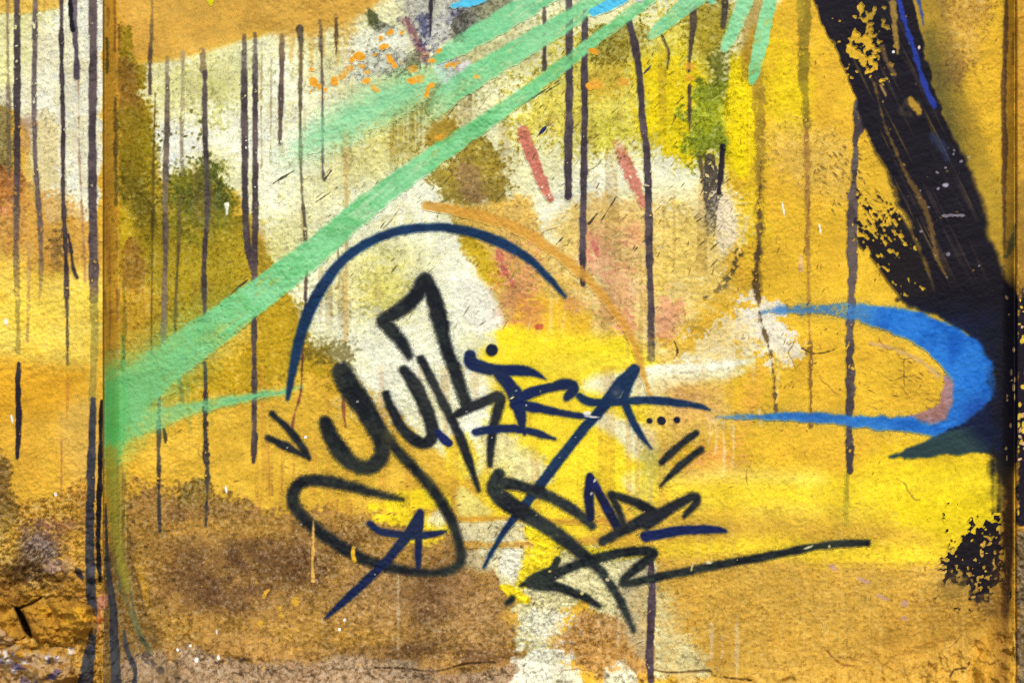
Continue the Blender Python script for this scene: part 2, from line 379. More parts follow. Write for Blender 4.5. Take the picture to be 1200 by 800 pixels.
# foot of the panel: brown scuffed plaster
reg([(138, 580), (200, 574), (240, 572), (300, 592), (340, 598), (430, 600), (540, 612), (590, 650), (600, 720), (640, 800), (600, 1000), (100, 1000), (120, 700)],
    ((150, 108, 46), (172, 126, 62)), 0.95, 11, 10, 1.4, spk=0.42, rgh=1.2, wn_=NGR)
for (x, y, rx, ry) in [(330, 660, 45, 35), (220, 665, 60, 35), (520, 690, 60, 35), (500, 705, 30, 26), (205, 605, 12, 10), (290, 640, 30, 20), (400, 620, 50, 10), (190, 640, 20, 30), (260, 700, 50, 20), (480, 760, 60, 12), (560, 770, 30, 8)]:
    blob(x, y, rx, ry, (92, 62, 36), 0.62, 1.0, 0.9, field=NGR)
for (x, y, rx, ry) in [(420, 610, 70, 16), (350, 740, 60, 20), (430, 748, 40, 12), (470, 655, 30, 20), (180, 640, 30, 40), (240, 620, 50, 12), (300, 620, 40, 12), (160, 690, 16, 30), (210, 730, 50, 16)]:
    blob(x, y, rx, ry, (204, 150, 54), 0.5, 1.0, 1.0, field=NGR)
for (x, y, rx, ry) in [(560, 700, 45, 30), (450, 700, 40, 35), (540, 740, 40, 18)]:
    blob(x, y, rx, ry, (186, 140, 82), 0.55, 1.0, 1.0, field=NGR)
reg([(205, 578), (222, 560), (244, 566), (244, 588), (215, 596)], (140, 110, 40), 0.8, 6, 7, 1.3, wn_=N8, spk=0.5)
# grey-pink grit at the very foot
reg([(195, 780), (300, 772), (450, 772), (560, 788), (640, 786), (640, 1000), (150, 1000)], ((168, 140, 112), (150, 118, 90)), 0.75, 7, 6, 1.6, spk=0.5, rgh=1.8)

# bare cream plaster, foot centre
reg([(560, 640), (600, 632), (640, 640), (760, 655), (768, 700), (790, 730), (828, 782), (800, 790), (765, 785), (765, 690), (745, 690), (740, 740), (700, 740), (690, 700), (650, 730), (635, 800), (618, 800), (608, 740), (598, 700), (585, 680)],
    ((214, 200, 140), (226, 212, 160)), 0.95, 6, 7, 1.1, spk=0.4, rgh=1.6, wn_=N8)
reg([(690, 720), (760, 730), (762, 790), (720, 800), (650, 760), (660, 740)], ((170, 118, 54), (188, 136, 70)), 0.9, 8, 7, 1.3, spk=0.5, rgh=1.5)
reg([(725, 665), (762, 660), (762, 770), (738, 765), (728, 740)], ((206, 190, 140), (190, 166, 120)), 0.85, 6, 6, 1.2, spk=0.4)
reg([(606, 770), (650, 762), (680, 790), (668, 830), (610, 830)], (232, 224, 200), 0.9, 6, 8, 1.3, wn_=N8, spk=0.35)
reg([(705, 785), (735, 778), (748, 800), (740, 830), (700, 820)], (226, 218, 190), 0.85, 5, 7, 1.3, wn_=N8)
reg([(585, 650), (606, 640), (612, 662), (600, 678), (584, 670)], (232, 222, 200), 0.85, 5, 4, 0.8, spk=0.35)
blob(640, 735, 26, 20, (236, 230, 218), 0.6, 0.8, 1.8)
reg([(768, 690), (795, 715), (830, 785), (770, 780)], ((218, 200, 140), (202, 166, 92)), 0.75, 12, 14, 1.6, spk=0.35, wn_=NGR)
for x, y0, y1, ww in [(700, 722, 738, 3), (724, 715, 760, 3), (833, 730, 770, 6), (863, 720, 790, 5), (466, 660, 760, 3), (846, 745, 770, 3)]:
    stroke([(x, y0, ww * 0.6), (x + 1, (y0 + y1) / 2, ww), (x, y1, ww * 0.7)], (214, 190, 150), soft=2, op=0.55, grain=1.2)

# horizontal ochre bars and yellow swashes behind the loop
stroke([(535, 607, 7), (600, 609, 8), (700, 611, 7), (760, 608, 3)], (208, 150, 50), 'ochre_bar', 'upper of two thin ochre bars beside the loop of the letter y', soft=2.5, op=0.85, grain=0.3, thr=0.5)
reg([(540, 612), (640, 614), (640, 632), (540, 634)], (228, 214, 170), 0.85, 3, 3, 0.7, spk=0.35)
stroke([(535, 638, 8), (600, 638, 8), (690, 634, 7), (720, 633, 3)], (210, 154, 54), 'ochre_bar', 'lower of two thin ochre bars beside the loop of the letter y', soft=2.5, op=0.85, grain=0.3, thr=0.5)
reg([(540, 570), (580, 600), (540, 603)], (232, 214, 120), 0.8, 4, 3, 0.8)
reg([(540, 644), (585, 646), (575, 672), (545, 668)], (222, 206, 160), 0.7, 6, 5, 1.1, spk=0.4)
stroke([[(435, 595, 10), (470, 590, 22), (500, 585, 22), (522, 590, 14)], [(440, 606, 8), (480, 610, 20), (510, 614, 20), (524, 622, 12)], [(452, 624, 5), (480, 632, 9), (505, 633, 8), (518, 630, 4)]],
       (250, 212, 28), 'yellow_swash', 'bright yellow paint swash behind the small navy letter A', soft=4, rag=3, grain=0.4, op=0.95)
reg([(505, 602), (520, 600), (520, 616), (500, 612)], (244, 236, 210), 0.7, 6, 3, 0.6)
stroke([[(622, 622, 14), (640, 640, 30), (628, 660, 34), (612, 682, 14)], [(650, 632, 12), (690, 646, 10), (760, 648, 9)]], (248, 212, 20), 'yellow_swash', 'bright yellow paint swash behind the arrow point', soft=4, rag=3, grain=0.4, op=0.95)
stroke([(588, 687, 7), (602, 694, 13), (616, 701, 10)], (250, 214, 20), 'yellow_dab', 'short bright yellow dab crossing the tip of the arrow', soft=2, rag=1.5, grain=0.3)
blob(596, 393, 24, 10, (246, 212, 30), 0.9, 0.4, 0.5)

# lemon and pale spray haze in sideways bands
for pts, c, op in [([(596, 398, 14), (660, 402, 26), (740, 408, 16)], (252, 220, 36), .8), ([(620, 520, 20), (690, 540, 34), (750, 560, 20)], (252, 220, 40), .6), ([(640, 430, 14), (720, 425, 20), (760, 415, 10)], (252, 224, 60), .6),
                   ([(780, 572, 14), (900, 574, 26), (1060, 572, 34), (1165, 570, 30)], (250, 214, 40), .65), ([(780, 560, 8), (860, 556, 16), (960, 562, 10)], (250, 226, 120), .45), ([(780, 648, 6), (900, 644, 10), (1090, 650, 12)], (248, 210, 44), .6),
                   ([(765, 433, 5), (810, 430, 7), (880, 427, 3)], (248, 240, 214), .75), ([(700, 447, 10), (780, 444, 9), (850, 441, 4)], (248, 240, 206), .6), ([(760, 412, 4), (840, 420, 6), (880, 410, 3)], (246, 232, 190), .5),
                   ([(540, 545, 14), (560, 552, 20), (590, 550, 14)], (250, 222, 90), .5), ([(1060, 600, 20), (1120, 590, 40), (1168, 600, 24)], (246, 212, 22), .6)]:
    stroke(pts, c, soft=11, op=op, mist=True, rag=2)
for pts, c, op in [([(-10, 365, 12), (40, 360, 24), (118, 352, 20)], (250, 214, 80), .7), ([(-10, 395, 10), (60, 390, 18), (118, 385, 14)], (252, 222, 100), .6), ([(-10, 335, 8), (50, 338, 12), (118, 330, 10)], (246, 206, 90), .5)]:
    LATE.append((pts, c, op))
# grey-violet smudge top
reg([(470, -20), (530, -20), (560, 20), (530, 50), (500, 55), (478, 40), (466, 15)], ((150, 148, 156), (186, 180, 168)), 0.8, 10, 7, 1.6, spk=0.5)
reg([(470, 25), (482, 20), (500, 66), (496, 74), (484, 50)], (128, 76, 84), 0.8, 5, 3, 1.0)
reg([(485, 20), (502, 15), (505, 40), (495, 52)], (66, 70, 110), 0.7, 7, 4, 1.4)
reg([(533, 15), (548, 12), (548, 40), (536, 45)], (70, 66, 96), 0.8, 6, 4, 1.2)
reg([(540, 14), (600, -10), (600, 5), (560, 35), (530, 52)], (108, 104, 74), 0.7, 6, 4, 1.4, spk=0.5)
reg([(433, 12), (448, 22), (458, 32), (446, 38), (434, 32)], (72, 76, 40), 0.9, 3, 4, 0.8, wn_=N8)
reg([(430, 55), (470, 60), (490, 72), (460, 85), (430, 92), (412, 85)], (98, 100, 60), 0.7, 9, 7, 1.7, spk=0.5)
reg([(395, 60), (440, 35), (480, 42), (470, 70), (420, 95)], (236, 232, 222), 0.6, 10, 8, 1.8)
reg([(510, 78), (530, 72), (553, 75), (540, 95), (520, 105)], (214, 204, 206), 0.9, 4, 4, 0.9, wn_=N8)
reg([(512, 98), (520, 108), (512, 125), (500, 140), (490, 130), (500, 112)], (100, 84, 26), 0.8, 6, 4, 1.0)
reg([(470, 125), (500, 118), (495, 170), (465, 185), (455, 160)], (158, 136, 44), 0.6, 12, 6, 1.2, field=NV, spk=0.4)
reg([(500, 140), (530, 135), (540, 152), (520, 172), (500, 172)], (160, 122, 26), 0.85, 8, 5, 1.0)
for x in (466, 478, 487, 496, 473, 491):
    stroke([(x, 125, 2.5), (x, 170, 2)], (214, 204, 160), soft=1.5, op=0.6, grain=1.0)

# faint vertical run-marks everywhere on the panel
w = window(160, 60, 890, 420)
lay(w, sstep(0.62, 0.80, NV2[w]) * sstep(0.45, 0.65, N70[w]) * 0.30, (150, 112, 50))
w = window(300, 430, 900, 600)
lay(w, sstep(0.66, 0.84, NV2[w]) * 0.22, (190, 120, 50))
w = window(780, 600, 1180, 800)
lay(w, sstep(0.66, 0.84, NV[w]) * sstep(0.4, 0.7, N25[w]) * 0.22, (226, 190, 110))

# ================================================================== the left pier's ground coats
reg([(-900, -700), (119, -700), (119, 1000), (-900, 1000)], ((222, 170, 52), (214, 158, 46)), 1, 0.8, 0, 0, spk=0.12, smooth=False)
reg([(-900, -700), (119.5, -700), (119.5, 235), (108, 265), (80, 250), (58, 262), (46, 235), (34, 170), (18, 132), (-30, 126), (-900, 130)],
    ((234, 226, 202), (222, 208, 168)), 1, 3, 6, 0.7, spk=0.25, smooth=False)
reg([(-20, -20), (60, -20), (50, 40), (30, 90), (-20, 110)], ((222, 210, 120), (228, 216, 160)), 0.7, 14, 8, 1.2)
reg([(-30, -60), (75, -60), (70, 6), (-30, 8)], (214, 166, 62), 0.9, 4, 3, 0.5)
reg([(40, 140), (68, 150), (66, 220), (40, 240), (30, 190)], (214, 188, 120), 0.7, 12, 8, 1.4, spk=0.3)
reg([(-30, 128), (16, 128), (14, 200), (-30, 215)], ((100, 92, 46), (130, 116, 66)), 0.85, 8, 6, 1.2, spk=0.45)
reg([(20, 138), (40, 138), (38, 172), (24, 178)], (166, 126, 92), 0.7, 7, 5, 1.2)
reg([(-30, 200), (24, 205), (30, 250), (22, 290), (-30, 310)], ((132, 72, 34), (170, 106, 46)), 0.85, 9, 7, 1.3, spk=0.4)
blob(9, 247, 8, 5, (190, 66, 70), 0.7, 0.5, 0.8)
reg([(20, 230), (60, 225), (110, 260), (110, 330), (20, 330), (-30, 310)], ((214, 160, 72), (198, 140, 60)), 0.75, 14, 8, 1.3, spk=0.25)
reg([(58, 280), (76, 285), (78, 340), (56, 345)], (104, 80, 42), 0.6, 9, 8, 1.7, spk=0.4)
reg([(-30, 300), (30, 310), (118, 330), (119, 420), (60, 428), (-30, 425)], ((244, 206, 84), (236, 188, 54)), 0.9, 30, 12, 0.7, spk=0.12)
reg([(-30, 425), (60, 432), (100, 440), (80, 480), (-30, 490)], (222, 160, 34), 0.9, 14, 6, 0.6)
stroke([(-20, 424, 12), (40, 420, 9), (110, 408, 9)], (246, 208, 40), 'yellow_streak', 'faint yellow spray streak crossing the upper drips of the pier', soft=6, op=0.7, grain=0.3, thr=0.5)
stroke([(40, 448, 5), (60, 443, 9), (85, 436, 11), (112, 432, 14)], (246, 214, 72), 'yellow_streak', 'pointed yellow spray streak on the pier, upper of the two by the green corner', soft=4, op=0.8, grain=0.3, thr=0.4)
stroke([(58, 479, 4), (80, 472, 10), (100, 464, 14), (117, 455, 20)], (240, 212, 84), 'yellow_streak', 'pointed yellow spray streak on the pier, lower of the two by the green corner', soft=4, op=0.8, grain=0.4, thr=0.4)
reg([(80, 470), (112, 475), (112, 560), (85, 570), (70, 520)], (206, 166, 90), 0.45, 14, 7, 1.4)
reg([(-30, 545), (14, 548), (20, 585), (60, 588), (118, 592), (119, 1000), (-30, 1000)], ((198, 142, 40), (164, 112, 40)), 0.9, 8, 8, 1.4, spk=0.5, rgh=1.9)
reg([(-30, 540), (12, 545), (18, 590), (10, 620), (-30, 630)], (112, 84, 34), 0.7, 9, 8, 1.6, spk=0.5)
for (x, y, rx, ry, c, op) in [(48, 640, 26, 24, (110, 84, 84), .7), (45, 650, 18, 18, (190, 172, 176), .6), (20, 665, 26, 20, (92, 62, 24), .8), (60, 670, 30, 16, (100, 68, 26), .7), (30, 655, 30, 18, (84, 60, 30), .6),
                              (8, 640, 12, 30, (200, 150, 46), .6), (90, 640, 14, 30, (206, 150, 48), .6), (75, 615, 20, 8, (150, 96, 60), .6), (70, 662, 14, 8, (196, 160, 150), .4), (112, 720, 8, 20, (150, 92, 50), .8)]:
    blob(x, y, rx, ry, c, op, 0.8, 1.6)

for pts, c, op in LATE: stroke(pts, c, parent='pier_left', soft=11, op=op, mist=True, rag=2)
# the right pier: ochre, charred black, grey brown
reg([(1190.5, -700), (2100, -700), (2100, 1000), (1190.5, 1000)], ((214, 158, 48), (198, 140, 44)), 1, 0.8, 0, 0, spk=0.2, smooth=False)
reg([(1191, 215), (1215, 205), (1300, 215), (1300, 610), (1215, 615), (1191, 612)], (28, 24, 30), 1, 4, 5, 0.8, wn_=N8, smooth=False, spk=0.1)
reg([(1191, 618), (1300, 618), (1300, 1000), (1191, 1000)], ((98, 78, 50), (132, 106, 66)), 1, 5, 5, 1.0, smooth=False, spk=0.5, rgh=2.0)
reg([(1191, 180), (1215, 180), (1215, 330), (1191, 340)], (196, 144, 44), 0.8, 5, 7, 1.0, wn_=N8)
for k in range(46):
    rg = np.random.default_rng(700 + k)
    y = rg.choice([rg.uniform(470, 545), rg.uniform(340, 470), rg.uniform(545, 612)], p=[.7, .2, .1])
    blob(rg.uniform(1192, 1206), y, rg.uniform(1, 3), rg.uniform(1.2, 4), (226, 186, 60) if k % 4 else (220, 170, 130), 0.95, 0.3, 0.5, rg.uniform(0, 180))

# ================================================================== reveals (the slanted sides of the recess)
def left_edge(y):   # where the reveal meets the panel
    return np.interp(y, [-700, 0, 420, 560, 620, 660, 700, 740, 770, 1000], [137, 137, 140, 145, 148, 154, 163, 176, 196, 260]).astype(np.float32)
def right_edge(y):
    return np.interp(y, [-700, 0, 500, 620, 690, 735, 770, 1000], [1176, 1176, 1174, 1172, 1168, 1158, 1140, 1080]).astype(np.float32)
LE = left_edge(PY); RE = right_edge(PY)
w = window(118, -700, 330, 1000)
inr = sstep(0, 1.0, PX[w] - 120.0) * sstep(2.5, -2.5, PX[w] - LE[w] + (N8[w] - .5) * 5)
lay(w, inr, ((208, 156, 46), (196, 138, 40)), 0.9)
lay(w, inr * sstep(0.55, 0.75, NV[w]) * sstep(0.4, 0.6, N70[w]), (110, 76, 34), 0.6)
# old runs of brown and dark green down the reveal
for x, y0, y1, ww, c, op in [(134, 0, 60, 4, (120, 84, 34), .7), (125, 45, 85, 5, (70, 66, 28), .8), (135, 115, 200, 6, (84, 70, 26), .8), (136, 200, 240, 6, (90, 80, 24), .7), (128, 300, 420, 2, (120, 80, 40), .5),
                         (145, 330, 420, 5, (130, 112, 34), .7), (144, 395, 520, 4, (60, 110, 50), .7), (126, 10, 30, 4, (96, 70, 34), .6), (127, 240, 330, 3, (170, 110, 40), .5), (139, 30, 60, 3, (130, 80, 30), .6)]:
    stroke([(x, y0, ww * .6), (x + 1, (y0 + y1) / 2, ww), (x, y1, ww * .5)], c, soft=2, op=op, grain=0.9)
w = window(118, 560, 330, 1000)
a = sstep(0, 1.0, PX[w] - 121.0) * sstep(8, -8, PX[w] - LE[w] - 6 + (N8[w] - .5) * 14) * sstep(600, 670, PY[w])
lay(w, grainy(a, w, 1.2, NV), ((118, 86, 36), (92, 74, 44)), 0.8)
SPK[w] = np.maximum(SPK[w], a * 0.4)
lay(w, sstep(6, 0, np.abs(PX[w] - LE[w] - 8)) * sstep(640, 670, PY[w]) * sstep(735, 690, PY[w]), (206, 150, 34), 0.8)
reg([(145, 770), (190, 765), (215, 800), (215, 830), (150, 830)], ((176, 150, 136), (150, 120, 84)), 0.7, 8, 6, 1.5)
# right reveal
w = window(1100, -700, 1200, 1000)
inr = sstep(-2.5, 2.5, PX[w] - RE[w]) * (PX[w] < 1191)
lay(w, inr, ((206, 152, 46), (196, 140, 42)), 0.85)
stroke([(1180, -20, 5), (1178, 60, 6), (1176, 110, 6), (1177, 160, 7), (1177, 230, 5), (1177, 300, 3)], (98, 70, 42), soft=1.6, op=0.85, grain=0.6)
stroke([(1196, -20, 2), (1195, 70, 2), (1195, 160, 2.5)], (120, 84, 50), soft=1.4, op=0.7, grain=0.6)
stroke([(1188, 40, 3), (1187, 75, 3)], (120, 90, 40), soft=2, op=0.7, grain=0.8)
stroke([(1196, 180, 4), (1194, 215, 6), (1193, 240, 4)], (40, 40, 40), soft=2.5, op=0.8, grain=0.8)
stroke([(1193, 265, 10), (1186, 285, 9), (1180, 300, 5)], (70, 76, 52), soft=3, op=0.7, grain=0.8)

SPK *= (PX > -2000)
# ================================================================== grit, pits and scratches in the ground coats
def ticks(x0, y0, x1, y1, n, seed, ang=(-62, -38), ln=(4, 13), col=(70, 62, 36), wd=(0.7, 1.5), op=0.8):
    rg = np.random.default_rng(seed)
    for k in range(n):
        x, y, l, a = rg.uniform(x0, x1), rg.uniform(y0, y1), rg.uniform(*ln), math.radians(rg.uniform(*ang))
        ww = rg.uniform(*wd)
        stroke([(x, y, ww * .5), (x + l * .5 * math.cos(a), y + l * .5 * math.sin(a), ww), (x + l * math.cos(a), y + l * math.sin(a), ww * .4)], col, soft=0.7, rag=0.4, op=op * rg.uniform(.5, 1), grain=0.5)
pit = 0.35 * N2 + 0.30 * N2b + 0.35 * W1
thr_ = 0.76 - 0.36 * np.clip(SPK, 0, 0.7) + 0.10 * (N25 - 0.5)
a = sstep(thr_, thr_ + 0.13, pit)
CAN *= (1 - a * np.clip(0.12 + 0.46 * SPK, 0, 0.32))[..., None]
HGT -= a * 0.0003
a2 = sstep(thr_ + 0.02, thr_ + 0.12, 1 - pit)
CAN[:] = CAN + (CAN * 1.0 + (255 - CAN) * 0.35 - CAN) * (a2 * np.clip(0.2 + SPK, 0, 0.6))[..., None]
# fine tone wander of the coats
CAN[:] = CAN * (1.0, 1.035, 1.0) + (3, 0, 3)
CAN *= (1 + 0.10 * (N4 - 0.5) + 0.10 * (N25b - 0.5) + 0.10 * (W1 - 0.5) + 0.05 * (NVF - .5) * sstep(.1, .25, SPK))[..., None]

ticks(360, 60, 560, 330, 60, 41)
ticks(600, 60, 850, 200, 80, 42, (-70, -35), col=(84, 70, 30))
ticks(640, 180, 850, 330, 60, 43, (-65, -35))
ticks(420, 200, 600, 400, 26, 44, (-60, -35), ln=(6, 20), op=.6)
ticks(790, 160, 1000, 420, 45, 45, (-100, -60), ln=(3, 9), col=(110, 76, 34))
ticks(955, 150, 1050, 260, 70, 46, (30, 55), ln=(3, 9), col=(60, 46, 34), wd=(1, 2))
ticks(1010, 400, 1110, 480, 40, 47, (10, 40), ln=(3, 9), col=(100, 70, 40), wd=(.8, 1.4))
ticks(860, 380, 1000, 560, 40, 48, (-60, 60), ln=(2, 6), col=(110, 76, 44))
ticks(160, 440, 340, 580, 30, 49, (-60, 60), ln=(2, 6), col=(140, 96, 50))
ticks(0, 60, 118, 260, 60, 50, (30, 60), ln=(4, 14), col=(150, 130, 90), op=.6)
ticks(240, 560, 640, 790, 60, 51, (-30, 30), ln=(2, 8), col=(84, 56, 34))
ticks(780, 660, 1160, 790, 60, 52, (-40, 20), ln=(3, 12), col=(134, 92, 40), op=.6)
ticks(930, 660, 960, 740, 6, 53, (35, 60), ln=(12, 30), col=(236, 200, 110), op=.6)
ticks(540, 590, 760, 760, 70, 54, (-70, -20), ln=(3, 10), col=(96, 84, 50))
ticks(690, 270, 760, 400, 50, 55, (40, 60), ln=(8, 22), col=(200, 124, 90), wd=(1, 2), op=.4)
ticks(150, 200, 300, 440, 50, 56, (-60, -20), ln=(3, 9), col=(104, 84, 24), op=.6)
for (x0, y0, x1, y1) in [(640, 108, 660, 95), (320, 215, 345, 200), (370, 237, 395, 220), (705, 258, 722, 231), (600, 130, 655, 95), (690, 262, 700, 250), (652, 286, 660, 278), (270, 345, 290, 328), (380, 212, 388, 200)]:
    stroke([(x0, y0, 1.3), ((x0 + x1) / 2, (y0 + y1) / 2, 1.6), (x1, y1, .8)], (60, 54, 40), soft=.7, op=.85)
stroke([(630, 160, 2), (636, 153, 3.5), (640, 148, 2)], (40, 46, 90), soft=.8)
stroke([(755, 86, 2), (759, 82, 3.5), (763, 77, 2)], (44, 48, 84), soft=.8)
ticks(330, 50, 860, 400, 260, 57, (-68, -30), ln=(2, 8), col=(120, 104, 56), wd=(.6, 1.2), op=.6)
ticks(330, 50, 860, 400, 160, 58, (-68, -30), ln=(2, 9), col=(246, 240, 214), wd=(.6, 1.4), op=.6)
ticks(160, 60, 330, 260, 120, 59, (-95, -60), ln=(3, 12), col=(160, 146, 80), wd=(.6, 1.2), op=.5)
ticks(860, 0, 1180, 560, 150, 60, (-110, -60), ln=(1.5, 5), col=(120, 84, 36), wd=(.7, 1.6), op=.7)
ticks(140, 570, 640, 800, 220, 61, (-180, 180), ln=(1, 5), col=(74, 50, 32), wd=(.7, 1.6), op=.6)
ticks(760, 560, 1170, 800, 160, 62, (-30, 20), ln=(1.5, 6), col=(150, 106, 44), wd=(.6, 1.4), op=.6)
ticks(0, 0, 118, 620, 160, 63, (-120, -60), ln=(1.5, 7), col=(150, 116, 60), wd=(.6, 1.3), op=.55)
ticks(560, 400, 780, 640, 70, 64, (-60, 60), ln=(1.5, 5), col=(190, 150, 40), wd=(.6, 1.2), op=.6)
def hairline(x, y, n, ang, seed, col=(110, 80, 40), op=.5, step=5):
    rg = np.random.default_rng(seed); p = [(x, y, .7)]; a = ang
    for k in range(n):
        a += rg.normal(0, 24)
        x += step * math.cos(math.radians(a)); y += step * math.sin(math.radians(a)); a += (ang - a) * .4
        p.append((x, y, rg.uniform(.4, 1.4)))
    stroke(p, col, soft=.7, rag=.6, op=op, grain=.9)
for x, y, n, an, sd0 in [(1030, 395, 12, 35, 1), (1010, 430, 14, 28, 2), (1045, 450, 9, 20, 3), (1060, 420, 9, 80, 4), (960, 440, 7, 30, 5), (1000, 310, 8, 75, 6), (1035, 300, 10, 110, 7), (930, 400, 8, 90, 8), (880, 540, 9, 60, 9), (620, 280, 8, -45, 10),
                         (640, 300, 7, -50, 11), (470, 100, 8, -40, 12), (560, 130, 9, -45, 13), (560, 200, 6, -40, 14), (720, 300, 6, -60, 15), (800, 360, 7, 70, 16), (1130, 150, 7, 80, 17), (980, 770, 9, 10, 18), (880, 790, 10, 5, 19), (1100, 770, 8, -40, 20),
                         (270, 350, 9, -38, 21), (260, 330, 7, -40, 22), (60, 200, 9, 45, 23), (20, 60, 9, 40, 24), (80, 120, 6, 50, 25), (300, 780, 12, 5, 26), (500, 770, 10, -8, 27), (650, 790, 8, 10, 28), (1050, 560, 8, 25, 29), (230, 520, 7, 60, 30), (170, 560, 6, 80, 31)]:
    hairline(x, y, n, an, 5000 + sd0)
# chips of white paint
for (x, y, rx, ry) in [(14, 490, 1.5, 6), (65, 579, 1.4, 2.2), (265, 573, 1.3, 4), (254, 740, 1.5, 4), (230, 773, 2.4, 3), (208, 761, 1.1, 2), (223, 756, 1.2, 1.2), (256, 770, 1.6, 3), (918, 245, 1, 9), (961, 268, .9, 6),
                       (404, 726, 1.6, 2), (398, 737, 1.6, 2), (158, 730, 1.5, 2.5), (7, 377, 1.5, 3.5), (1026, 664, 0, 0), (358, 512, 1.5, 1.5)]:
    if rx: blob(x, y, rx, ry, (244, 240, 232), 1, 0.3, 0.3, -10)
for (x, y, rx, ry) in [(975, 664, 6, 3.5), (1035, 700, 8, 2), (1060, 724, 4, 3), (1060, 707, 4, 3), (1012, 680, 8, 2)]:
    blob(x, y, rx, ry, (190, 150, 150), .7, .5, 1.2, 25)
for k in range(220):     # little ochre and buff chips in the brown foot
    rg = np.random.default_rng(900 + k)
    blob(rg.uniform(150, 620), rg.uniform(610, 800), rg.uniform(.7, 2.0), rg.uniform(.6, 1.5), [(216, 168, 70), (200, 172, 140), (84, 58, 36)][k % 3], .7, .5, 1.2, rg.uniform(0, 180))
for (x, y, r) in [(346, 705, 5), (330, 720, 3), (305, 730, 4), (328, 712, 3)]:
    blob(x, y, r, r * 1.2, (224, 172, 50), .85, .4, .8)
stroke([(309, 700, 3), (312, 694, 3), (316, 690, 2)], (224, 170, 50), soft=1)

# cracks, as real grooves
def crack(pts, depth=0.003, col=(60, 42, 26), op=0.85):
    xs = [p[0] for p in pts]; ys = [p[1] for p in pts]
    w = window(min(xs), min(ys), max(xs), max(ys), 8)
    sd, _ = sd_stroke(w, pts)
    a = sstep(1.2, -0.8, sd + (N2b[w] - .5) * 1.6)
    HGT[w] -= a * depth
    lay(w, a, col, op)
crack([(440, 782, 1.5), (470, 783, 1.3), (510, 786, 1), (545, 778, 1.4), (580, 776, .8)], 0.004, (84, 60, 36), .7)
crack([(765, 784, 1), (785, 788, 1.3), (830, 786, 1.6), (838, 792, 1), (880, 797, 1)], 0.004, (96, 68, 38), .6)
crack([(968, 762, .8), (985, 778, 1.2), (1000, 780, 1)], 0.002, (150, 92, 40), .6)
crack([(1112, 795, .8), (1118, 785, 1.4), (1132, 782, 1.6), (1136, 776, 1)], 0.002, (90, 66, 40))
crack([(790, 420, .6), (794, 412, 1), (790, 400, .8)], 0.001)
crack([(940, 408, .6), (952, 414, 1.2), (968, 413, 1), (980, 408, .8)], 0.001)
# bulging dark fold, lower right
w = window(1040, 700, 1180, 790)
sd, _ = sd_stroke(w, [(1060, 770, 3), (1100, 758, 6), (1135, 742, 6), (1160, 722, 3)])
HGT[w] -= sstep(9, -3, sd) * 0.004

# ================================================================== PAINT FILMS (each a piece of its own)
DR = (72, 61, 64)
def drip(pts, label=None, col=DR, wear=0.2, op=0.95, parent='panel', soft=1.1, rag=0.8, fade=None, name='paint_drip', grain=0.35):
    pts[-1] = (pts[-1][0], pts[-1][1], pts[-1][2] * 1.12)
    col = (tuple(min(255, c * 1.18 + 4) for c in col[:2]) + (min(255, col[2] * 1.10 + 2),), tuple(c * 0.78 for c in col))
    return stroke(pts, col, name if label else None, label, parent, soft=soft, rag=rag, op=op, grain=grain, wear=wear + .05 if wear else 0, fade=fade, thr=0.4)

# --- drips on the left pier
P_ = 'pier_left'
drip([(9, -20, 4), (9, 60, 3), (10, 130, 5), (11, 205, 4)], 'thin faded brown drip outermost on the cream pier', (112, 92, 70), .3, .7, P_)
drip([(20, -20, 7), (20, 60, 8), (20, 120, 7.5), (20, 200, 8), (19, 290, 7), (20, 350, 7)], 'thick dark drip on the pier between two thinner ones, fading in yellow mist', DR, .2, .95, P_, fade=[1, 1, 1, 1, .7, .25])
drip([(21, 355, 6), (21, 380, 5), (21, 412, 6)], None, (120, 112, 60), .2, .5, P_)
drip([(22, 426, 5), (21, 450, 6), (22, 500, 6.5), (20, 536, 4)], 'short dark drip on the ochre part of the pier, below yellow mist', (48, 40, 46), .05, 1, P_)
drip([(41, -20, 6), (41, 40, 6), (40, 120, 6), (42, 200, 6), (47, 260, 6), (48, 320, 5), (46, 350, 2)], 'wavering grey drip on the pier that bends right at its foot', (98, 84, 86), .25, .9, P_, fade=[1, 1, 1, 1, .9, .6, .3])
drip([(72, -20, 4.5), (72, 60, 5), (74, 140, 5), (74, 220, 5), (77, 300, 6), (79, 390, 4), (79, 428, 3)], 'narrow dark drip on the pier with a side branch', (62, 52, 56), .12, .95, P_, fade=[1, 1, 1, 1, 1, .8, .6])
drip([(80, 275, 2), (83, 295, 4), (87, 318, 4), (90, 325, 3)], 'small crooked branch drip beside the narrow pier drip', (50, 44, 50), .2, .95, P_)
drip([(87, -20, 6), (88, 40, 5.5), (90, 70, 5.5), (90, 90, 6)], 'short round ended grey drip on the pier beneath a black one', (88, 76, 88), .1, .95, P_)
drip([(81, -20, 4), (83, 15, 5), (85, 35, 4.5)], 'short glossy black drip at the top of the pier', (20, 18, 24), 0, 1, P_)
drip([(92, 95, 1.2), (93, 180, 1.5), (97, 260, 2), (100, 330, 1.5)], 'hair thin brown run on the pier', (150, 110, 90), .2, .7, P_)
drip([(109, -20, 9), (109, 80, 9.5), (108, 170, 9.5), (109, 260, 11), (110, 320, 11), (110, 350, 10)], 'broad dark drip along the corner of the pier, upper run', (82, 68, 72), .08, .97, P_, fade=[1, 1, 1, 1, 1, .5])
drip([(110, 350, 10), (111, 400, 9), (109, 440, 8), (108, 470, 8)], None, (128, 122, 60), .2, .55, P_)
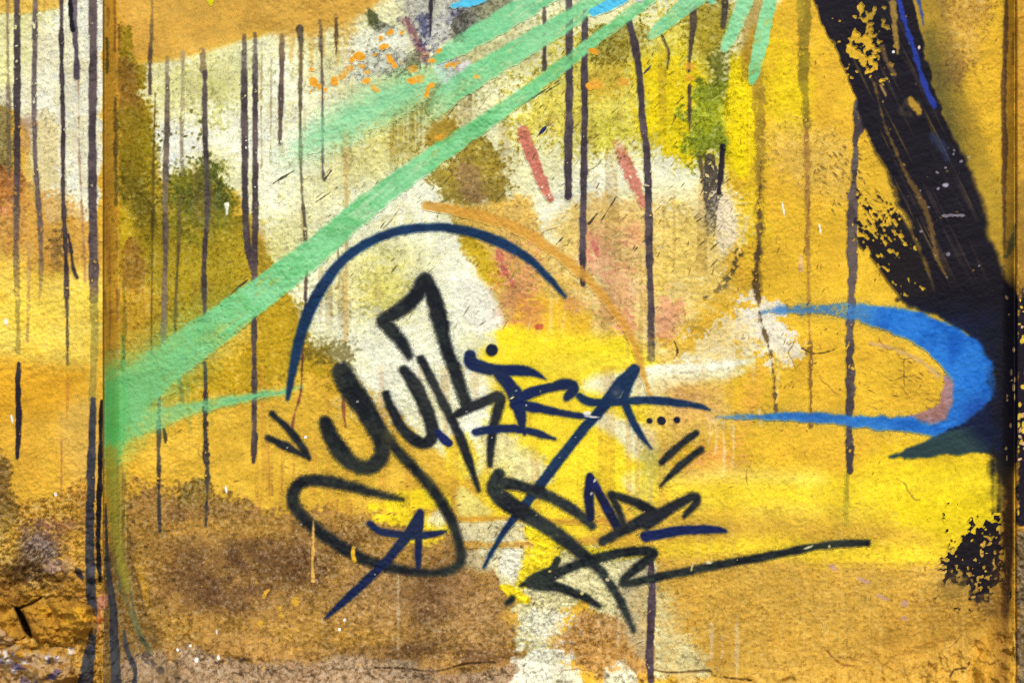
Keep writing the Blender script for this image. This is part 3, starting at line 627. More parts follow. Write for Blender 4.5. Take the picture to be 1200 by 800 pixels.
drip([(109, 468, 6), (108, 520, 9), (106, 580, 10), (105, 640, 11), (107, 690, 12), (109, 730, 9), (106, 760, 12), (100, 800, 18), (98, 840, 20)], 'broad charcoal drip down the pier corner over the broken foot', (58, 56, 62), .06, 1, P_)
drip([(119, 470, 3), (118, 500, 5), (117, 560, 5.5), (115, 620, 6), (116, 660, 5.5), (117, 680, 4)], 'narrow jet black drip hugging the pier corner', (22, 18, 24), 0, 1, P_)
drip([(33, 285, 5), (34, 320, 4), (32, 400, 3)], None, (170, 130, 96), .3, .5, P_)
drip([(79, 440, 4), (79, 470, 4), (78, 490, 2)], None, (170, 110, 50), .3, .6, P_)
drip([(72, 515, 2.5), (72, 560, 3), (71, 585, 2)], None, (170, 110, 80), .3, .5, P_)
drip([(124, 590, 2), (125, 640, 4.5), (128, 680, 7), (133, 715, 9), (134, 750, 10), (136, 800, 12), (137, 840, 12)], 'charcoal drip running down the slanted corner of the recess', (56, 56, 62), .08, 1, 'panel')
drip([(145, 738, 3), (148, 758, 6), (153, 772, 6), (158, 785, 5), (157, 805, 6)], 'short forked charcoal drip at the foot of the recess corner', (60, 60, 66), .12, 1, 'panel')
drip([(152, 690, 2), (156, 710, 3), (160, 735, 4), (170, 755, 3)], None, (70, 74, 62), .3, .8)
drip([(130, 600, 2), (136, 660, 3), (150, 710, 4), (168, 750, 4), (180, 765, 2)], None, (88, 92, 60), .3, .7, rag=2)
drip([(172, 768, 8), (180, 776, 8), (188, 786, 6)], None, (74, 66, 64), .4, .7, rag=3)
blob(93, 672, 4, 8, (40, 34, 40), .9, .4, .8, -25)
blob(120, 705, 6, 9, (196, 130, 104), .8, .5, 1.0)
blob(113, 726, 9, 4, (166, 84, 40), .8, .5, 1.2)

# --- drips on the panel
drip([(178, -10, 3), (178, 25, 3.5), (176, 70, 4.5), (176, 110, 4)], 'short narrow drip crossing the tan cap beside the recess corner', (88, 70, 62), .2, .9, fade=[.3, .6, 1, 1])
drip([(182, 110, 1.5), (180, 180, 2), (179, 240, 3), (178, 330, 2.5), (177, 420, 2)], 'hair thin olive drip over the olive field', (84, 72, 24), .15, .85)
drip([(196, 68, 5), (196, 130, 6), (194, 210, 7), (194, 280, 7), (193, 340, 6.5), (191, 400, 6)], 'mid grey drip starting under the tan cap, crossing the white patch', (104, 90, 78), .14, .95, fade=[.4, 1, 1, 1, 1, .8])
drip([(187, 460, 4), (186, 500, 5), (186, 560, 4.5), (187, 622, 3.5)], 'dark drip emerging below the green mist to the brown foot', (74, 68, 60), .2, .95, fade=[.5, 1, 1, 1])
drip([(192, 503, 2), (194, 512, 4), (194, 518, 2)], None, (60, 56, 40), .2, .9)
drip([(214, 62, 4), (214, 120, 5), (213, 165, 4.5), (214, 205, 4)], 'pale grey worn drip over the white leaf edged patch', (140, 126, 100), .35, .8)
drip([(217, 228, 3), (211, 234, 5), (210, 270, 4), (207, 330, 3.5), (205, 392, 3)], 'thin dark drip on the olive field with a hooked top', (92, 80, 40), .12, .95)
drip([(209, 440, 4), (212, 455, 4), (214, 468, 5)], 'short drip stub showing through the green mist', (96, 90, 40), .2, .7)
drip([(237, 60, 7), (238, 82, 8)], None, (140, 116, 84), .3, .8)
drip([(240, 85, 5), (240, 140, 6), (242, 200, 6), (243, 250, 6.5), (239, 310, 6), (240, 360, 5), (239, 380, 3)], 'dark drip running down onto the dark green hill', (76, 66, 66), .12, .97)
drip([(240, 425, 4), (241, 460, 5.5), (240, 490, 6), (241, 530, 7.5), (243, 560, 6), (242, 600, 4), (241, 615, 3)], 'ragged dark drip ending in the brown foot', (64, 56, 50), .14, 1, rag=1.8)
drip([(286, 42, 5), (286, 110, 8), (287, 170, 8), (287, 235, 8), (290, 285, 7.5), (296, 315, 6)], 'thick dark drip that leans over into its straight neighbour', (80, 68, 72), .12, .97, fade=[.6, 1, 1, 1, 1, 1])
drip([(299, 40, 5), (299, 110, 6.5), (299, 200, 6.5), (299, 270, 7), (298, 330, 7), (298, 400, 6.5), (298, 470, 6.5), (298, 520, 7), (297, 541, 5)], 'long straight drip passing under both green rays', (84, 70, 72), .1, .97, fade=[.6, 1, 1, 1, 1, 1, 1, 1, 1])
drip([(307, 50, 1.5), (306, 130, 2), (307, 200, 1.5)], None, (150, 124, 80), .3, .6)
drip([(318, 70, 1.5), (317, 190, 1.5)], None, (160, 134, 84), .3, .5)
drip([(330, 42, 5), (330, 80, 6), (329, 130, 5.5), (328, 168, 4)], 'short brownish drip hanging from the tan cap', (104, 84, 76), .1, .95, fade=[.5, 1, 1, 1])
drip([(351, 34, 9), (353, 60, 5), (352, 110, 4.5), (352, 160, 4), (353, 210, 3), (356, 250, 4), (358, 282, 4)], 'thin drip with a splayed top crossing the pale green mist', (92, 80, 62), .2, .9)
drip([(359, 312, 3.5), (358, 350, 4), (359, 372, 3)], 'thin drip stub between the green ray and the blue arc', (96, 74, 64), .12, .95)
drip([(375, 25, 4), (377, 70, 4), (378, 130, 3.5), (378, 190, 3), (380, 211, 3)], 'thin drip ending in a small hook above the main green ray', (86, 76, 74), .1, .95, fade=[.5, 1, 1, 1, 1])
drip([(394, 18, 4), (394, 62, 3)], 'short thin drip stub below the tan cap among orange dabs', (104, 84, 56), .2, .9)
drip([(405, 150, 3), (406, 260, 4), (405, 380, 4), (403, 400, 3)], 'faint ochre brown run down the cream field', (184, 146, 84), .2, .6)
drip([(396, 285, 2), (397, 330, 2), (394, 338, 2)], None, (140, 116, 70), .2, .7)
drip([(355, 402, 2.5), (354, 430, 2.5), (352, 462, 2.5), (345, 485, 3), (342, 503, 2.5)], 'thin maroon run bending left below the blue arc', (120, 66, 52), .1, .9)
drip([(402, 466, 3), (403, 485, 4), (405, 500, 2)], 'tiny maroon run inside the bowl of the letter y', (130, 74, 50), .15, .9)
for x in (315, 330, 344, 318):
    drip([(x, 520, 2.5), (x + 1, 580, 2)], None, (196, 134, 60), .3, .5)
drip([(505, -10, 4), (505, 20, 4), (504, 40, 3)], 'short dark drip in the grey smudge near the top', (62, 54, 64), .1, .95)
drip([(637, -10, 4), (638, 40, 5), (638, 82, 5)], 'short drip passing behind two green rays', (82, 70, 66), .12, .95)
drip([(667, -10, 7), (667, 50, 9), (667, 120, 9), (666, 180, 10), (666, 230, 8)], 'thick dark drip with a round end, left of a longer one', (80, 68, 74), .1, .98)
drip([(686, 12, 7), (685, 70, 8), (685, 140, 8), (684, 210, 8), (683, 280, 7.5), (683, 333, 6)], 'long straight dark drip reaching the tan arc', (74, 62, 70), .08, .98)
drip([(736, 24, 9), (744, 52, 9), (750, 95, 8), (753, 140, 8), (758, 180, 9), (760, 240, 9), (761, 300, 8.5), (763, 360, 8), (763, 400, 8), (763, 420, 8)], 'longest dark drip, curved at its top, crossing the peach field', (76, 64, 70), .07, .98, fade=[1, 1, 1, 1, 1, 1, 1, 1, .7, .5])
drip([(775, 40, 2), (780, 52, 3), (784, 62, 3.5), (782, 80, 3)], 'small bent drip on the bright yellow field', (98, 84, 50), .15, .9)
drip([(813, -10, 8), (812, 30, 8), (809, 60, 5), (807, 84, 3)], 'tapering drip on olive ground between two short green rays', (88, 74, 60), .12, .95)
drip([(808, 100, 3), (808, 125, 4.5), (808, 152, 3)], 'short lower drip below an orange smudge', (84, 66, 50), .12, .95)
drip([(850, -10, 7), (849, 15, 7), (847, 32, 4)], 'drip stub above the short green ray', (78, 70, 60), .1, .95)
drip([(1003, 118, 5), (1006, 135, 13), (1007, 148, 10), (1003, 162, 5), (1002, 190, 5), (1000, 225, 9), (999, 265, 13), (999, 300, 12), (998, 340, 10), (996, 400, 8), (997, 440, 10), (995, 490, 9), (996, 530, 9), (996, 552, 7)],
     'long rough grey drip crossing both arms of the blue crescent', (84, 72, 74), .14, .98, rag=1.6)
drip([(993, 555, 5), (992, 590, 5), (992, 614, 3)], 'faint greenish tail below the long rough drip', (150, 140, 40), .2, .55)
drip([(762, 652, 7), (764, 690, 8.5), (763, 730, 9), (761, 770, 9), (763, 797, 7)], 'ribbed violet grey drip below the zigzag line', (78, 62, 74), .1, .98)
drip([(762, 520, 3), (763, 550, 3), (762, 590, 3)], None, (176, 160, 110), .2, .5)
# brushed brown and black runs right of centre
drip([(832, 186, 12), (834, 215, 18), (834, 250, 14), (833, 278, 6)], 'streaky dry brushed black run under the green bush', (56, 50, 50), .25, .9, fade=[.9, .9, .7, .2], rag=2, grain=0.9)
drip([(820, 184, 5), (822, 200, 5), (822, 214, 2)], None, (70, 56, 40), .3, .8)
drip([(847, 172, 6), (845, 200, 7), (842, 225, 4)], 'tapered black brush mark under the green bush', (36, 30, 38), .05, 1)
drip([(888, 90, 14), (890, 180, 12), (890, 260, 9), (889, 350, 5)], 'worn olive brown brush run on ochre ground', (142, 112, 34), .35, .75, rag=3, grain=0.9)
drip([(892, 190, 3), (890, 230, 4), (889, 280, 5), (886, 330, 7), (893, 380, 4), (904, 420, 3), (910, 485, 3)], 'crumbling dark brown run beside the white scuff', (96, 72, 46), .3, .9, rag=2.5, grain=0.8)
drip([(866, 295, 8), (858, 318, 8), (846, 335, 7), (828, 348, 3)], 'dry brushed grey hook curving left', (96, 84, 56), .42, .85, rag=3, grain=1.2)
drip([(944, -10, 16), (942, 60, 15), (944, 120, 9), (946, 150, 6)], 'translucent olive run at the top of the ochre ground', (132, 116, 30), .25, .7, rag=2, grain=0.8)
drip([(945, 140, 5), (946, 200, 6), (947, 280, 5), (948, 360, 4), (950, 420, 3), (950, 500, 3)], 'thin brown double run on ochre ground', (146, 106, 52), .3, .85, rag=1.4, grain=0.7)
drip([(938, 300, 3), (939, 316, 5)], None, (214, 170, 130), .1, .8)

# --- tan arc
stroke([(500, 241, 11), (530, 246, 12), (565, 254, 12), (595, 263, 12), (625, 278, 11), (655, 299, 11), (685, 323, 11), (710, 351, 10), (732, 382, 9), (745, 408, 8), (753, 435, 6), (761, 462, 3)], (214, 154, 56),
       'tan_arc', 'faded tan spray arc echoing the dark blue arc on its outer side', soft=2.6, op=0.85, grain=0.35)

# --- black slab, upper right
stroke([(1088, 40, 12), (1096, 90, 26), (1112, 140, 24), (1122, 190, 16)], (98, 92, 44), soft=15, op=0.8, mist=True)
BLK = (22, 18, 26)
stroke([(1052, -20, 96), (1085, 90, 84), (1120, 200, 88), (1150, 290, 84)], (60, 54, 34), soft=9, op=.3, mist=True, rag=3)
bp = [(950, -30), (955, 5), (966, 32), (978, 52), (988, 80), (1000, 108), (1012, 146), (1030, 184), (1042, 205), (1054, 240), (1066, 264), (1078, 292), (1088, 318), (1096, 345), (1105, 372), (1190, 385), (1186, 360), (1180, 335),
      (1172, 308), (1160, 282), (1157, 266), (1152, 238), (1141, 212), (1128, 182), (1114, 152), (1102, 128), (1092, 98), (1084, 62), (1072, 20), (1062, -30)]
w = window(940, -40, 1200, 400, 10)
sd = sd_poly(w, bp, False) + (N8[w] - .5) * 5
soft_ = 1.8 + 3.5 * sstep(120, 230, PY[w])
a = sstep(soft_, -soft_, sd)
a = a * (1 - .55 * sstep(.74, .95, NBK[w] * .8 + N25[w] * .2) * sstep(-60, -4, sd) * sstep(40, 120, PY[w]) * sstep(345, 250, PY[w]))
fl = (FLK2[w] * 0.75 + N2[w] * 0.25)
dens = np.exp(-(((PX[w] - 1016) / 30) ** 2 + ((PY[w] - 45) / 46) ** 2)) * 0.37 + 0.10 * np.exp(-(((PX[w] - 990) / 16) ** 2 + ((PY[w] - 85) / 30) ** 2)) + 0.04 * np.exp(-(((PX[w] - 1135) / 40) ** 2 + ((PY[w] - 335) / 15) ** 2))
a = a * sstep(dens - .03, dens + .03, fl * 0.62)
lay(w, a, BLK); lay(w, a * sstep(360, 270, PY[w]) * sstep(.60, .90, NBK[w] * .6 + N25b[w] * .4), (74, 60, 54), .5)
own(w, a, .45, 'black_slab', 'thick slanting black paint band flecked with yellow chips', 'panel', 0.0007)
for k in range(16):
    rg = np.random.default_rng(1200 + k)
    blob(rg.uniform(1075, 1150), rg.uniform(160, 345), rg.uniform(.8, 2), rg.uniform(.8, 1.8), (190, 180, 190), .6, .4, .8, rg.uniform(0, 180))
stroke([(1046, 5, 9), (1049, 35, 6), (1052, 62, 3)], (190, 150, 60), soft=2, op=.75, grain=.9)
stroke([(1034, 55, 6), (1041, 75, 4), (1049, 88, 2)], (130, 100, 56), soft=2.5, op=.7, grain=.8)
stroke([(1024, 98, 2), (1030, 120, 2), (1038, 150, 3), (1050, 178, 4), (1062, 205, 5), (1078, 232, 7), (1090, 262, 5), (1097, 300, 4), (1110, 325, 2)], (150, 112, 46), soft=2.5, op=.6, grain=.9)
stroke([(1032, 100, 1.5), (1038, 112, 2)], (190, 150, 80), soft=1.2, op=.8)
stroke([(1066, 116, 7), (1072, 124, 11), (1077, 131, 9)], (206, 160, 50), soft=2.5, op=.85, grain=.6)
stroke([(1062, 118, 5), (1056, 132, 6), (1066, 134, 6)], (70, 60, 48), soft=3, op=.6, grain=.8)
stroke([(1052, -8, 8), (1060, 25, 5), (1072, 62, 6), (1080, 90, 6), (1088, 110, 7), (1095, 125, 5)], (38, 58, 150), 'blue_streak', 'narrow ultramarine streak along the edge of the black band', soft=1.8, op=.95, grain=.4, wear=.1)
stroke([(1074, -8, 7), (1080, 15, 4), (1082, 30, 2)], (46, 66, 150), soft=1.8, op=.9, grain=.3)
stroke([(1058, -20, 14), (1066, 10, 12), (1074, 35, 9), (1079, 55, 4)], BLK, soft=1.5, op=1, grain=.2)
stroke([(1094, 160, 6), (1104, 172, 12), (1110, 185, 8)], (46, 58, 96), soft=5, op=.6, grain=.9)
blob(1047, 61, 2, 2, (235, 230, 225), 1, .3, .2); blob(1077, 56, 1.6, 3, (235, 200, 180), 1, .3, .2); blob(1108, 217, 3, 2, (200, 195, 215), .8, .5, .6)
stroke([(1105, 253, 1.5), (1120, 252, 2), (1135, 253, 1.5)], (190, 180, 180), soft=1, op=.6, grain=1.4)
# dry-brushed fringe
w = window(995, 195, 1105, 360)
sd = sd_poly(w, [(1004, 200), (1016, 218), (1042, 236), (1056, 252), (1068, 272), (1080, 300), (1092, 330), (1098, 352), (1058, 352), (1040, 330), (1024, 306), (1006, 288), (1001, 268), (1002, 235)], False)
brs = .5 * noise(7, 1.7, 33, ang=52) + .5 * noise(2.4, 2.4, 34); u_ = (PX[w] * 0.62 + PY[w] * 0.78); v_ = (-PX[w] * 0.78 + PY[w] * 0.62)
bri = 0.5 + 0.32 * np.sin(v_ / 3.1 + 2.2 * N8[w]) * 1 + 0.0 * u_
den = sstep(200, 330, PY[w] + (PX[w] - 1040) * .6)
a = sstep(3, -3, sd) * sstep(.62 - .42 * den, .72 - .42 * den, .55 * brs[w] + .25 * bri + .2 * N4[w])
lay(w, a, (30, 24, 26)); own(w, a, .5, 'dry_brush_fringe', 'dry brushed black fringe between the rough drip and the black band', 'panel', 0.0006)

# navy black paint ground round the crescent
w = window(1030, 330, 1192, 545)
sd = sd_poly(w, [(1052, 352), (1080, 346), (1110, 342), (1192, 342), (1192, 532), (1160, 532), (1120, 522), (1100, 505), (1140, 480), (1165, 440), (1140, 400), (1100, 372)]) + (N8[w] - .5) * 5
a = grainy(sstep(4, -4, sd), w, .5)
lay(w, a, BLK); lay(w, a * sstep(340, 384, PY[w] + (N25[w] - .5) * 26), ((20, 26, 54), (16, 18, 32)))
own(w, a, .5, 'navy_patch', 'navy black paint patch hugging the outside of the blue crescent', 'panel')
w = window(1040, 495, 1185, 545)
sd = sd_poly(w, [(1043, 535), (1066, 524), (1090, 513), (1108, 505), (1150, 498), (1178, 502), (1176, 531), (1140, 531), (1110, 533), (1080, 537), (1060, 537)], False) + (N8[w] - .5) * 3
a = grainy(sstep(2.2, -2.2, sd), w, .3)
lay(w, a, (46, 66, 66)); lay(w, a * sstep(1110, 1150, PX[w] + (500 - PY[w])), (18, 26, 52))
own(w, a, .5, 'dark_green_tip', 'dark green pointed paint tip under the blue crescent', 'panel')

# mauve edge + blue crescent
stroke([(1020, 402, 3), (1050, 410, 4), (1080, 424, 5), (1100, 440, 6)], (196, 160, 130), soft=2.5, op=.6, grain=1.1)
w = window(1055, 435, 1130, 505)
sd = sd_poly(w, [(1064, 488), (1085, 481), (1100, 473), (1106, 455), (1106, 440), (1120, 446), (1122, 470), (1114, 494), (1098, 500), (1080, 496)], False) + (N8[w] - .5) * 4
a = grainy(sstep(2, -2, sd), w, .8); lay(w, a, ((172, 128, 130), (150, 104, 96)), .95); own(w, a, .5, 'mauve_patch', 'dusty mauve patch inside the curve of the blue crescent', 'panel')
w = window(830, 340, 1185, 520)
sd = sd_poly(w, [(893, 366), (910, 361), (940, 358), (980, 356), (1015, 356), (1045, 360), (1076, 366), (1105, 376), (1130, 388), (1149, 404), (1162, 424), (1168, 445), (1164, 462), (1150, 480), (1130, 493), (1112, 503), (1095, 511),
                 (1062, 507), (1025, 502), (980, 497), (930, 493), (880, 491), (838, 489), (880, 486), (920, 483), (960, 484), (1000, 487), (1040, 488), (1068, 489), (1090, 497), (1108, 492), (1118, 470), (1117, 446), (1104, 430), (1088, 412),
                 (1068, 400), (1045, 389), (1015, 379), (985, 371), (950, 367), (920, 367)], False) + (N8[w] - .5) * 3 + (N2b[w] - .5)
a = sstep(2.8, -2.8, sd)
thin = np.clip(sstep(985, 1040, PX[w]) + sstep(440, 470, PY[w]) * .8 * sstep(870, 900, PX[w]), 0, 1)
a = a * (1 - sstep(.50 + .34 * thin, .75 + .34 * thin, .6 * N2[w] + .4 * N4[w]) * (.6 - .5 * thin)) * (.75 + .25 * thin)
lay(w, np.exp(-np.clip(sd, 0, 30) / 4) * .28 * (W1[w] < .6), (40, 90, 150)); lay(w, a, ((40, 118, 200), (20, 90, 178)), 1); lay(w, a * (1 - thin), (112, 150, 160), .35)
lay(w, a * sstep(480, 500, PY[w]) * sstep(1100, 1000, PX[w]), (84, 146, 190), .4)
lay(w, a * sstep(40, 0, np.hypot(PX[w] - 1150, PY[w] - 490)), (16, 40, 120), .7)
own(w, a, .42, 'blue_crescent', 'large bright blue hook shaped crescent on ochre ground', 'panel', 0.0006)

# black scab lower right
w = window(1085, 590, 1185, 720)
sd = sd_poly(w, [(1104, 658), (1118, 648), (1130, 632), (1150, 615), (1168, 606), (1173, 640), (1172, 680), (1162, 690), (1152, 702), (1140, 698), (1130, 682), (1110, 676)], False)
a = sstep(14, -9, sd)
a = sstep(.50, .58, a * 1.15 + (FLK2[w] * .5 + N4[w] * .5 - .5) * 1.9) * (1 - sstep(.70, .76, FLK2[w] * .6 + N2[w] * .4))
lay(w, a, (26, 20, 24)); own(w, a, .5, 'black_scab', 'flaking black paint scab low on the yellow ground', 'panel', 0.0007)
blob(1115, 690, 22, 14, (130, 104, 50), .5, .9, 1.5); blob(1155, 710, 14, 14, (110, 80, 40), .5, .9, 1.4)
# right reveal blackened
w = window(1150, 280, 1192, 600)
a = sstep(1150, 1182, PX[w] + (N8[w] - .5) * 16) * sstep(300, 360, PY[w]) * sstep(590, 540, PY[w] + (PX[w] - 1185) * 3) * (PX[w] < 1191)
lay(w, grainy(a, w, .6, NV), (26, 22, 28), .95)
w = window(1150, 540, 1192, 800)
a = sstep(1170, 1180, PX[w] + (N8[w] - .5) * 8) * sstep(1190, 1184, PX[w] + np.clip(PY[w] - 640, 0, 200) * .06) * sstep(530, 580, PY[w]) * sstep(760, 690, PY[w])
lay(w, grainy(a, w, .5, NV), (62, 42, 26), .95)
w = window(1140, 620, 1192, 800)
lay(w, sstep(1150, 1178, PX[w]) * sstep(1186, 1178, PX[w]) * sstep(620, 690, PY[w]) * .5, (110, 74, 34))
for k in range(14):
    rg = np.random.default_rng(1500 + k)
    blob(rg.uniform(1178, 1190), rg.uniform(330, 540), rg.uniform(.6, 1.6), rg.uniform(1, 4), (210, 170, 110), .8, .4, .8)

# --- green rays
G = (122, 206, 150)
stroke([(722, -12, 16), (690, 8, 20), (650, 34, 24), (600, 63, 26), (560, 88, 27), (525, 112, 26), (500, 138, 20)], ((116, 196, 128), (144, 214, 150)), 'green_ray', 'mint green spray ray fading out above the longest ray', cover=.45, soft=2.2, rag=1.4, fade=[1, 1, 1, 1, .95, .75, .2], grain=.3, halo=.12)
stroke([(510, 92, 30), (475, 108, 40), (425, 132, 42), (375, 160, 38), (340, 184, 30)], ((136, 208, 148), (158, 216, 156)), 'green_mist', 'soft pale green mist trailing from the uppermost ray', soft=16, rag=3, fade=[.7, .95, .9, .75, .3], mist=True, thr=.3)
stroke([(660, -18, 22), (600, 18, 25), (552, 46, 24), (527, 61, 19), (511, 71, 8)], ((118, 198, 134), (144, 214, 154)), 'green_ray', 'broad mint green ray ending in a point by the orange dabs', cover=.45, soft=2.4, rag=1.4, grain=.25, halo=.12)
stroke([(772, -8, 11), (750, 8, 13), (685, 57, 14), (600, 121, 18), (520, 176, 23), (450, 226, 27), (350, 310, 33), (270, 370, 40), (205, 418, 46), (150, 462, 50)],
       ((140, 212, 146), (110, 192, 118)), 'green_ray', 'longest mint green ray slanting from the top edge to the recess corner', cover=.45, soft=2.6, rag=1.4, grain=.25, halo=.12, fade=[1, 1, 1, 1, 1, 1, 1, .95, .8, .4])
stroke([(260, 376, 46), (200, 422, 64), (150, 462, 80), (126, 488, 80)], ((112, 194, 120), (124, 200, 132)), 'green_mist', 'wide green mist where the longest ray meets the recess corner', soft=24, rag=4, fade=[.3, .6, .8, .85], mist=True, thr=.3)
stroke([(336, 459, 7), (300, 464, 9), (250, 473, 13), (212, 482, 20), (170, 494, 28), (130, 506, 34)], ((118, 198, 134), (124, 200, 134)), 'green_ray', 'thin lower green ray crossing a dark drip and touching the blue arc', cover=.45, soft=3.5, rag=1.4, fade=[1, 1, .85, .7, .6, .5], mist=True)
stroke([(355, 452, 3), (340, 458, 6)], (150, 206, 130), soft=3, op=.5)
stroke([(832, -14, 20), (800, 10, 19), (775, 31, 14), (762, 43, 8)], ((124, 200, 138), (148, 214, 156)), 'green_ray', 'short slanting mint ray with a rounded end on olive ground', cover=.45, soft=1.8, grain=.2)
stroke([(880, -14, 18), (867, 18, 18), (856, 44, 15), (849, 57, 9)], ((122, 200, 136), (148, 214, 154)), 'green_ray', 'short steep mint ray above the dark green bush', cover=.45, soft=1.8, grain=.2)
stroke([(905, -14, 14), (898, 20, 17), (890, 58, 18), (884, 84, 13), (881, 96, 7)], ((122, 200, 136), (146, 214, 152)), 'green_ray', 'steepest mint ray, outermost beside the ochre ground', cover=.45, soft=1.8, grain=.2)
stroke([(830, -8, 6), (834, 1, 8)], (128, 206, 156), 'green_ray', 'tiny mint ray stub at the top between two short rays', cover=.45, soft=1.5)
# green smear on the reveal
stroke([(133, 430, 16), (133, 465, 24), (133, 505, 24), (133, 540, 18), (136, 590, 12), (141, 640, 8)], ((88, 182, 90), (100, 188, 102)), 'green_smear', 'saturated green smear running down the slanted recess corner', soft=10, rag=2, fade=[.15, .9, .9, .6, .4, .1], mist=True, thr=.3)
stroke([(130, 530, 14), (133, 580, 14), (138, 640, 12), (150, 690, 8)], (156, 150, 50), soft=6, op=.7, grain=.6)
w = window(122, 420, 320, 520)
lay(w, sstep(.62, .8, NV[w]) * sstep(310, 200, PX[w]) * sstep(430, 460, PY[w]) * sstep(515, 495, PY[w]), (110, 150, 60), .25)

# --- sky blue dabs, orange dabs, yellow nib
stroke([(531, 7, 5), (550, 3, 12), (575, -9, 14)], (86, 196, 226), 'sky_blue_dab', 'sky blue dab at the top edge beside the grey smudge', soft=1.5)
stroke([(695, 15, 10), (712, 7, 14), (735, -8, 15)], (84, 194, 226), 'sky_blue_dab', 'sky blue dab tucked between two long green rays', soft=1.5)
stroke([(744, -4, 10), (752, -2, 8)], (214, 206, 214), soft=1.5, grain=.8)
stroke([(243, -8, 12), (246, -1, 9), (247, 5, 4)], (214, 206, 10), 'yellow_nib', 'small acid yellow pointed dab on the tan cap', soft=1.2)
ORG = (238, 164, 44)
for i, (x, y, l, ang, ww) in enumerate([(456, 39, 7, -20, 5), (446, 45, 5, -70, 6), (471, 39, 5, -40, 4), (452, 55, 9, 0, 7), (459, 72, 12, 55, 6), (471, 74, 5, 60, 4), (421, 66, 9, 10, 8), (413, 70, 5, 60, 6), (367, 98, 9, 60, 9), (375, 103, 6, -80, 5),
                                  (366, 81, 6, 0, 4), (392, 95, 5, 60, 7), (439, 65, 4, 0, 5), (429, 94, 4, 0, 5), (532, 75, 16, -12, 7), (497, 64, 8, 10, 4), (515, 59, 6, -30, 5), (506, 72, 6, 10, 5), (500, 110, 9, -60, 8), (507, 100, 7, -70, 6),
                                  (482, 95, 8, 10, 5), (375, 115, 5, 10, 4), (381, 105, 4, -40, 5), (364, 107, 4, 0, 3), (696, 61, 9, 30, 7), (692, 102, 5, 40, 6)]):
    ca, sa = math.cos(math.radians(ang)), math.sin(math.radians(ang))
    stroke([(x - l / 2 * ca, y - l / 2 * sa, ww * .6), (x, y, ww), (x + l / 2 * ca, y + l / 2 * sa, ww * .5)], ORG, 'orange_dab', None, soft=1.2, rag=2.2, grain=.5)
for (x, y, r) in [(516, 161, 6), (730, 97, 8), (700, 99, 9), (808, 78, 6), (808, 92, 5), (400, 90, 4), (405, 85, 4), (410, 80, 5), (424, 78, 4), (437, 102, 5), (442, 106, 4), (559, 90, 4), (430, 85, 4), (490, 92, 6), (484, 82, 5)]:
    blob(x, y, r, r * .7, (240, 168, 56), .75, .6, 1.3)

# --- the signature
K1, K2, NV_ = ((26, 29, 33), (46, 48, 46)), (44, 48, 40), (24, 34, 84)
stroke([(337, 467, 5), (341, 445, 8), (346, 418, 11), (352, 394, 12.5), (361, 367, 13), (377, 337, 12.5), (402, 305, 11.5), (432, 284, 10.5), (466, 271, 10), (502, 266.5, 10), (532, 268, 10.5), (562, 275, 12), (592, 287, 11.5),
        (622, 305, 9.5), (645, 328, 7.5), (662, 347, 4)], ((18, 56, 92), (24, 48, 78)), 'blue_arc', 'dark blue spray arc over the signature', soft=2.2, rag=.6, grain=.2, halo=.15)
stroke([[(400, 436, 22), (409, 452, 25), (424, 474, 24), (438, 496, 22), (448, 516, 20), (447, 533, 18), (438, 545, 17), (424, 547, 16), (408, 539, 18), (393, 520, 19), (381, 495, 15)],
        [(447, 500, 8), (458, 518, 11), (470, 533, 11), (486, 549, 11), (502, 567, 11), (517, 588, 12), (530, 612, 11), (538, 636, 11), (540, 655, 12), (531, 666, 10), (505, 671, 8), (475, 668, 9), (446, 662, 10), (416, 650, 12), (390, 634, 12), (366, 616, 13), (350, 600, 13), (343, 583, 13), (349, 569, 13), (364, 563, 12), (390, 565, 12), (420, 572, 10), (448, 580, 8), (472, 585, 2)]],
       ((22, 25, 29), (44, 48, 41)), 'letter', 'thick black letter y with a long looping tail', soft=3.6, rag=.9, grain=.3, halo=.30)
w = window(340, 495, 520, 600)
lay(w, sstep(14, 0, np.hypot(PX[w] - 456, PY[w] - 512)) * .5, (92, 84, 46)); 
stroke([[(479, 416, 9), (470, 400, 13), (456, 384, 15), (449, 376, 15), (464, 366, 15), (484, 351, 16), (497, 331, 18)], [(499, 328, 16), (508, 348, 18), (516, 376, 18), (522, 404, 15), (532, 430, 14), (540, 455, 13), (545, 471, 13)]],
       ((22, 25, 30), (42, 46, 42)), 'letter_stroke', 'black angular hook shaped stroke rising above the other letters', soft=3.4, rag=.9, grain=.4, halo=.30)
stroke([(452, 462, 9), (459, 480, 11), (470, 500, 12), (485, 515, 13), (499, 519, 13), (507, 509, 14), (503, 489, 15), (493, 464, 16), (483, 446, 15), (473, 434, 12)], K1, 'letter', 'black letter u', soft=2.4, rag=.7, grain=.2, halo=.2)
stroke([(513, 506, 7), (520, 514, 11), (526, 519, 9)], NV_, 'letter_stroke', 'small navy tail at the foot of the letter u', soft=1.4, rag=.5)
stroke([[(493, 420, 9), (501, 435, 10.5), (515, 463, 10.5), (530, 493, 11), (543, 522, 10), (553, 550, 8), (561, 575, 4)], [(529, 488, 8), (550, 478, 11), (570, 469, 12), (583, 465, 13), (586, 471, 13), (580, 492, 11), (576, 512, 9), (574, 545, 7)]],
       K1, 'letter', 'black letter k with a long slanting stem', soft=2.4, rag=.7, grain=.2, halo=.2)
stroke([(576, 410, 14), (576.5, 410, 14)], (24, 30, 50), 'ink_dot', 'round dark dot above the navy letter', soft=1.2, rag=.5, smooth=False)
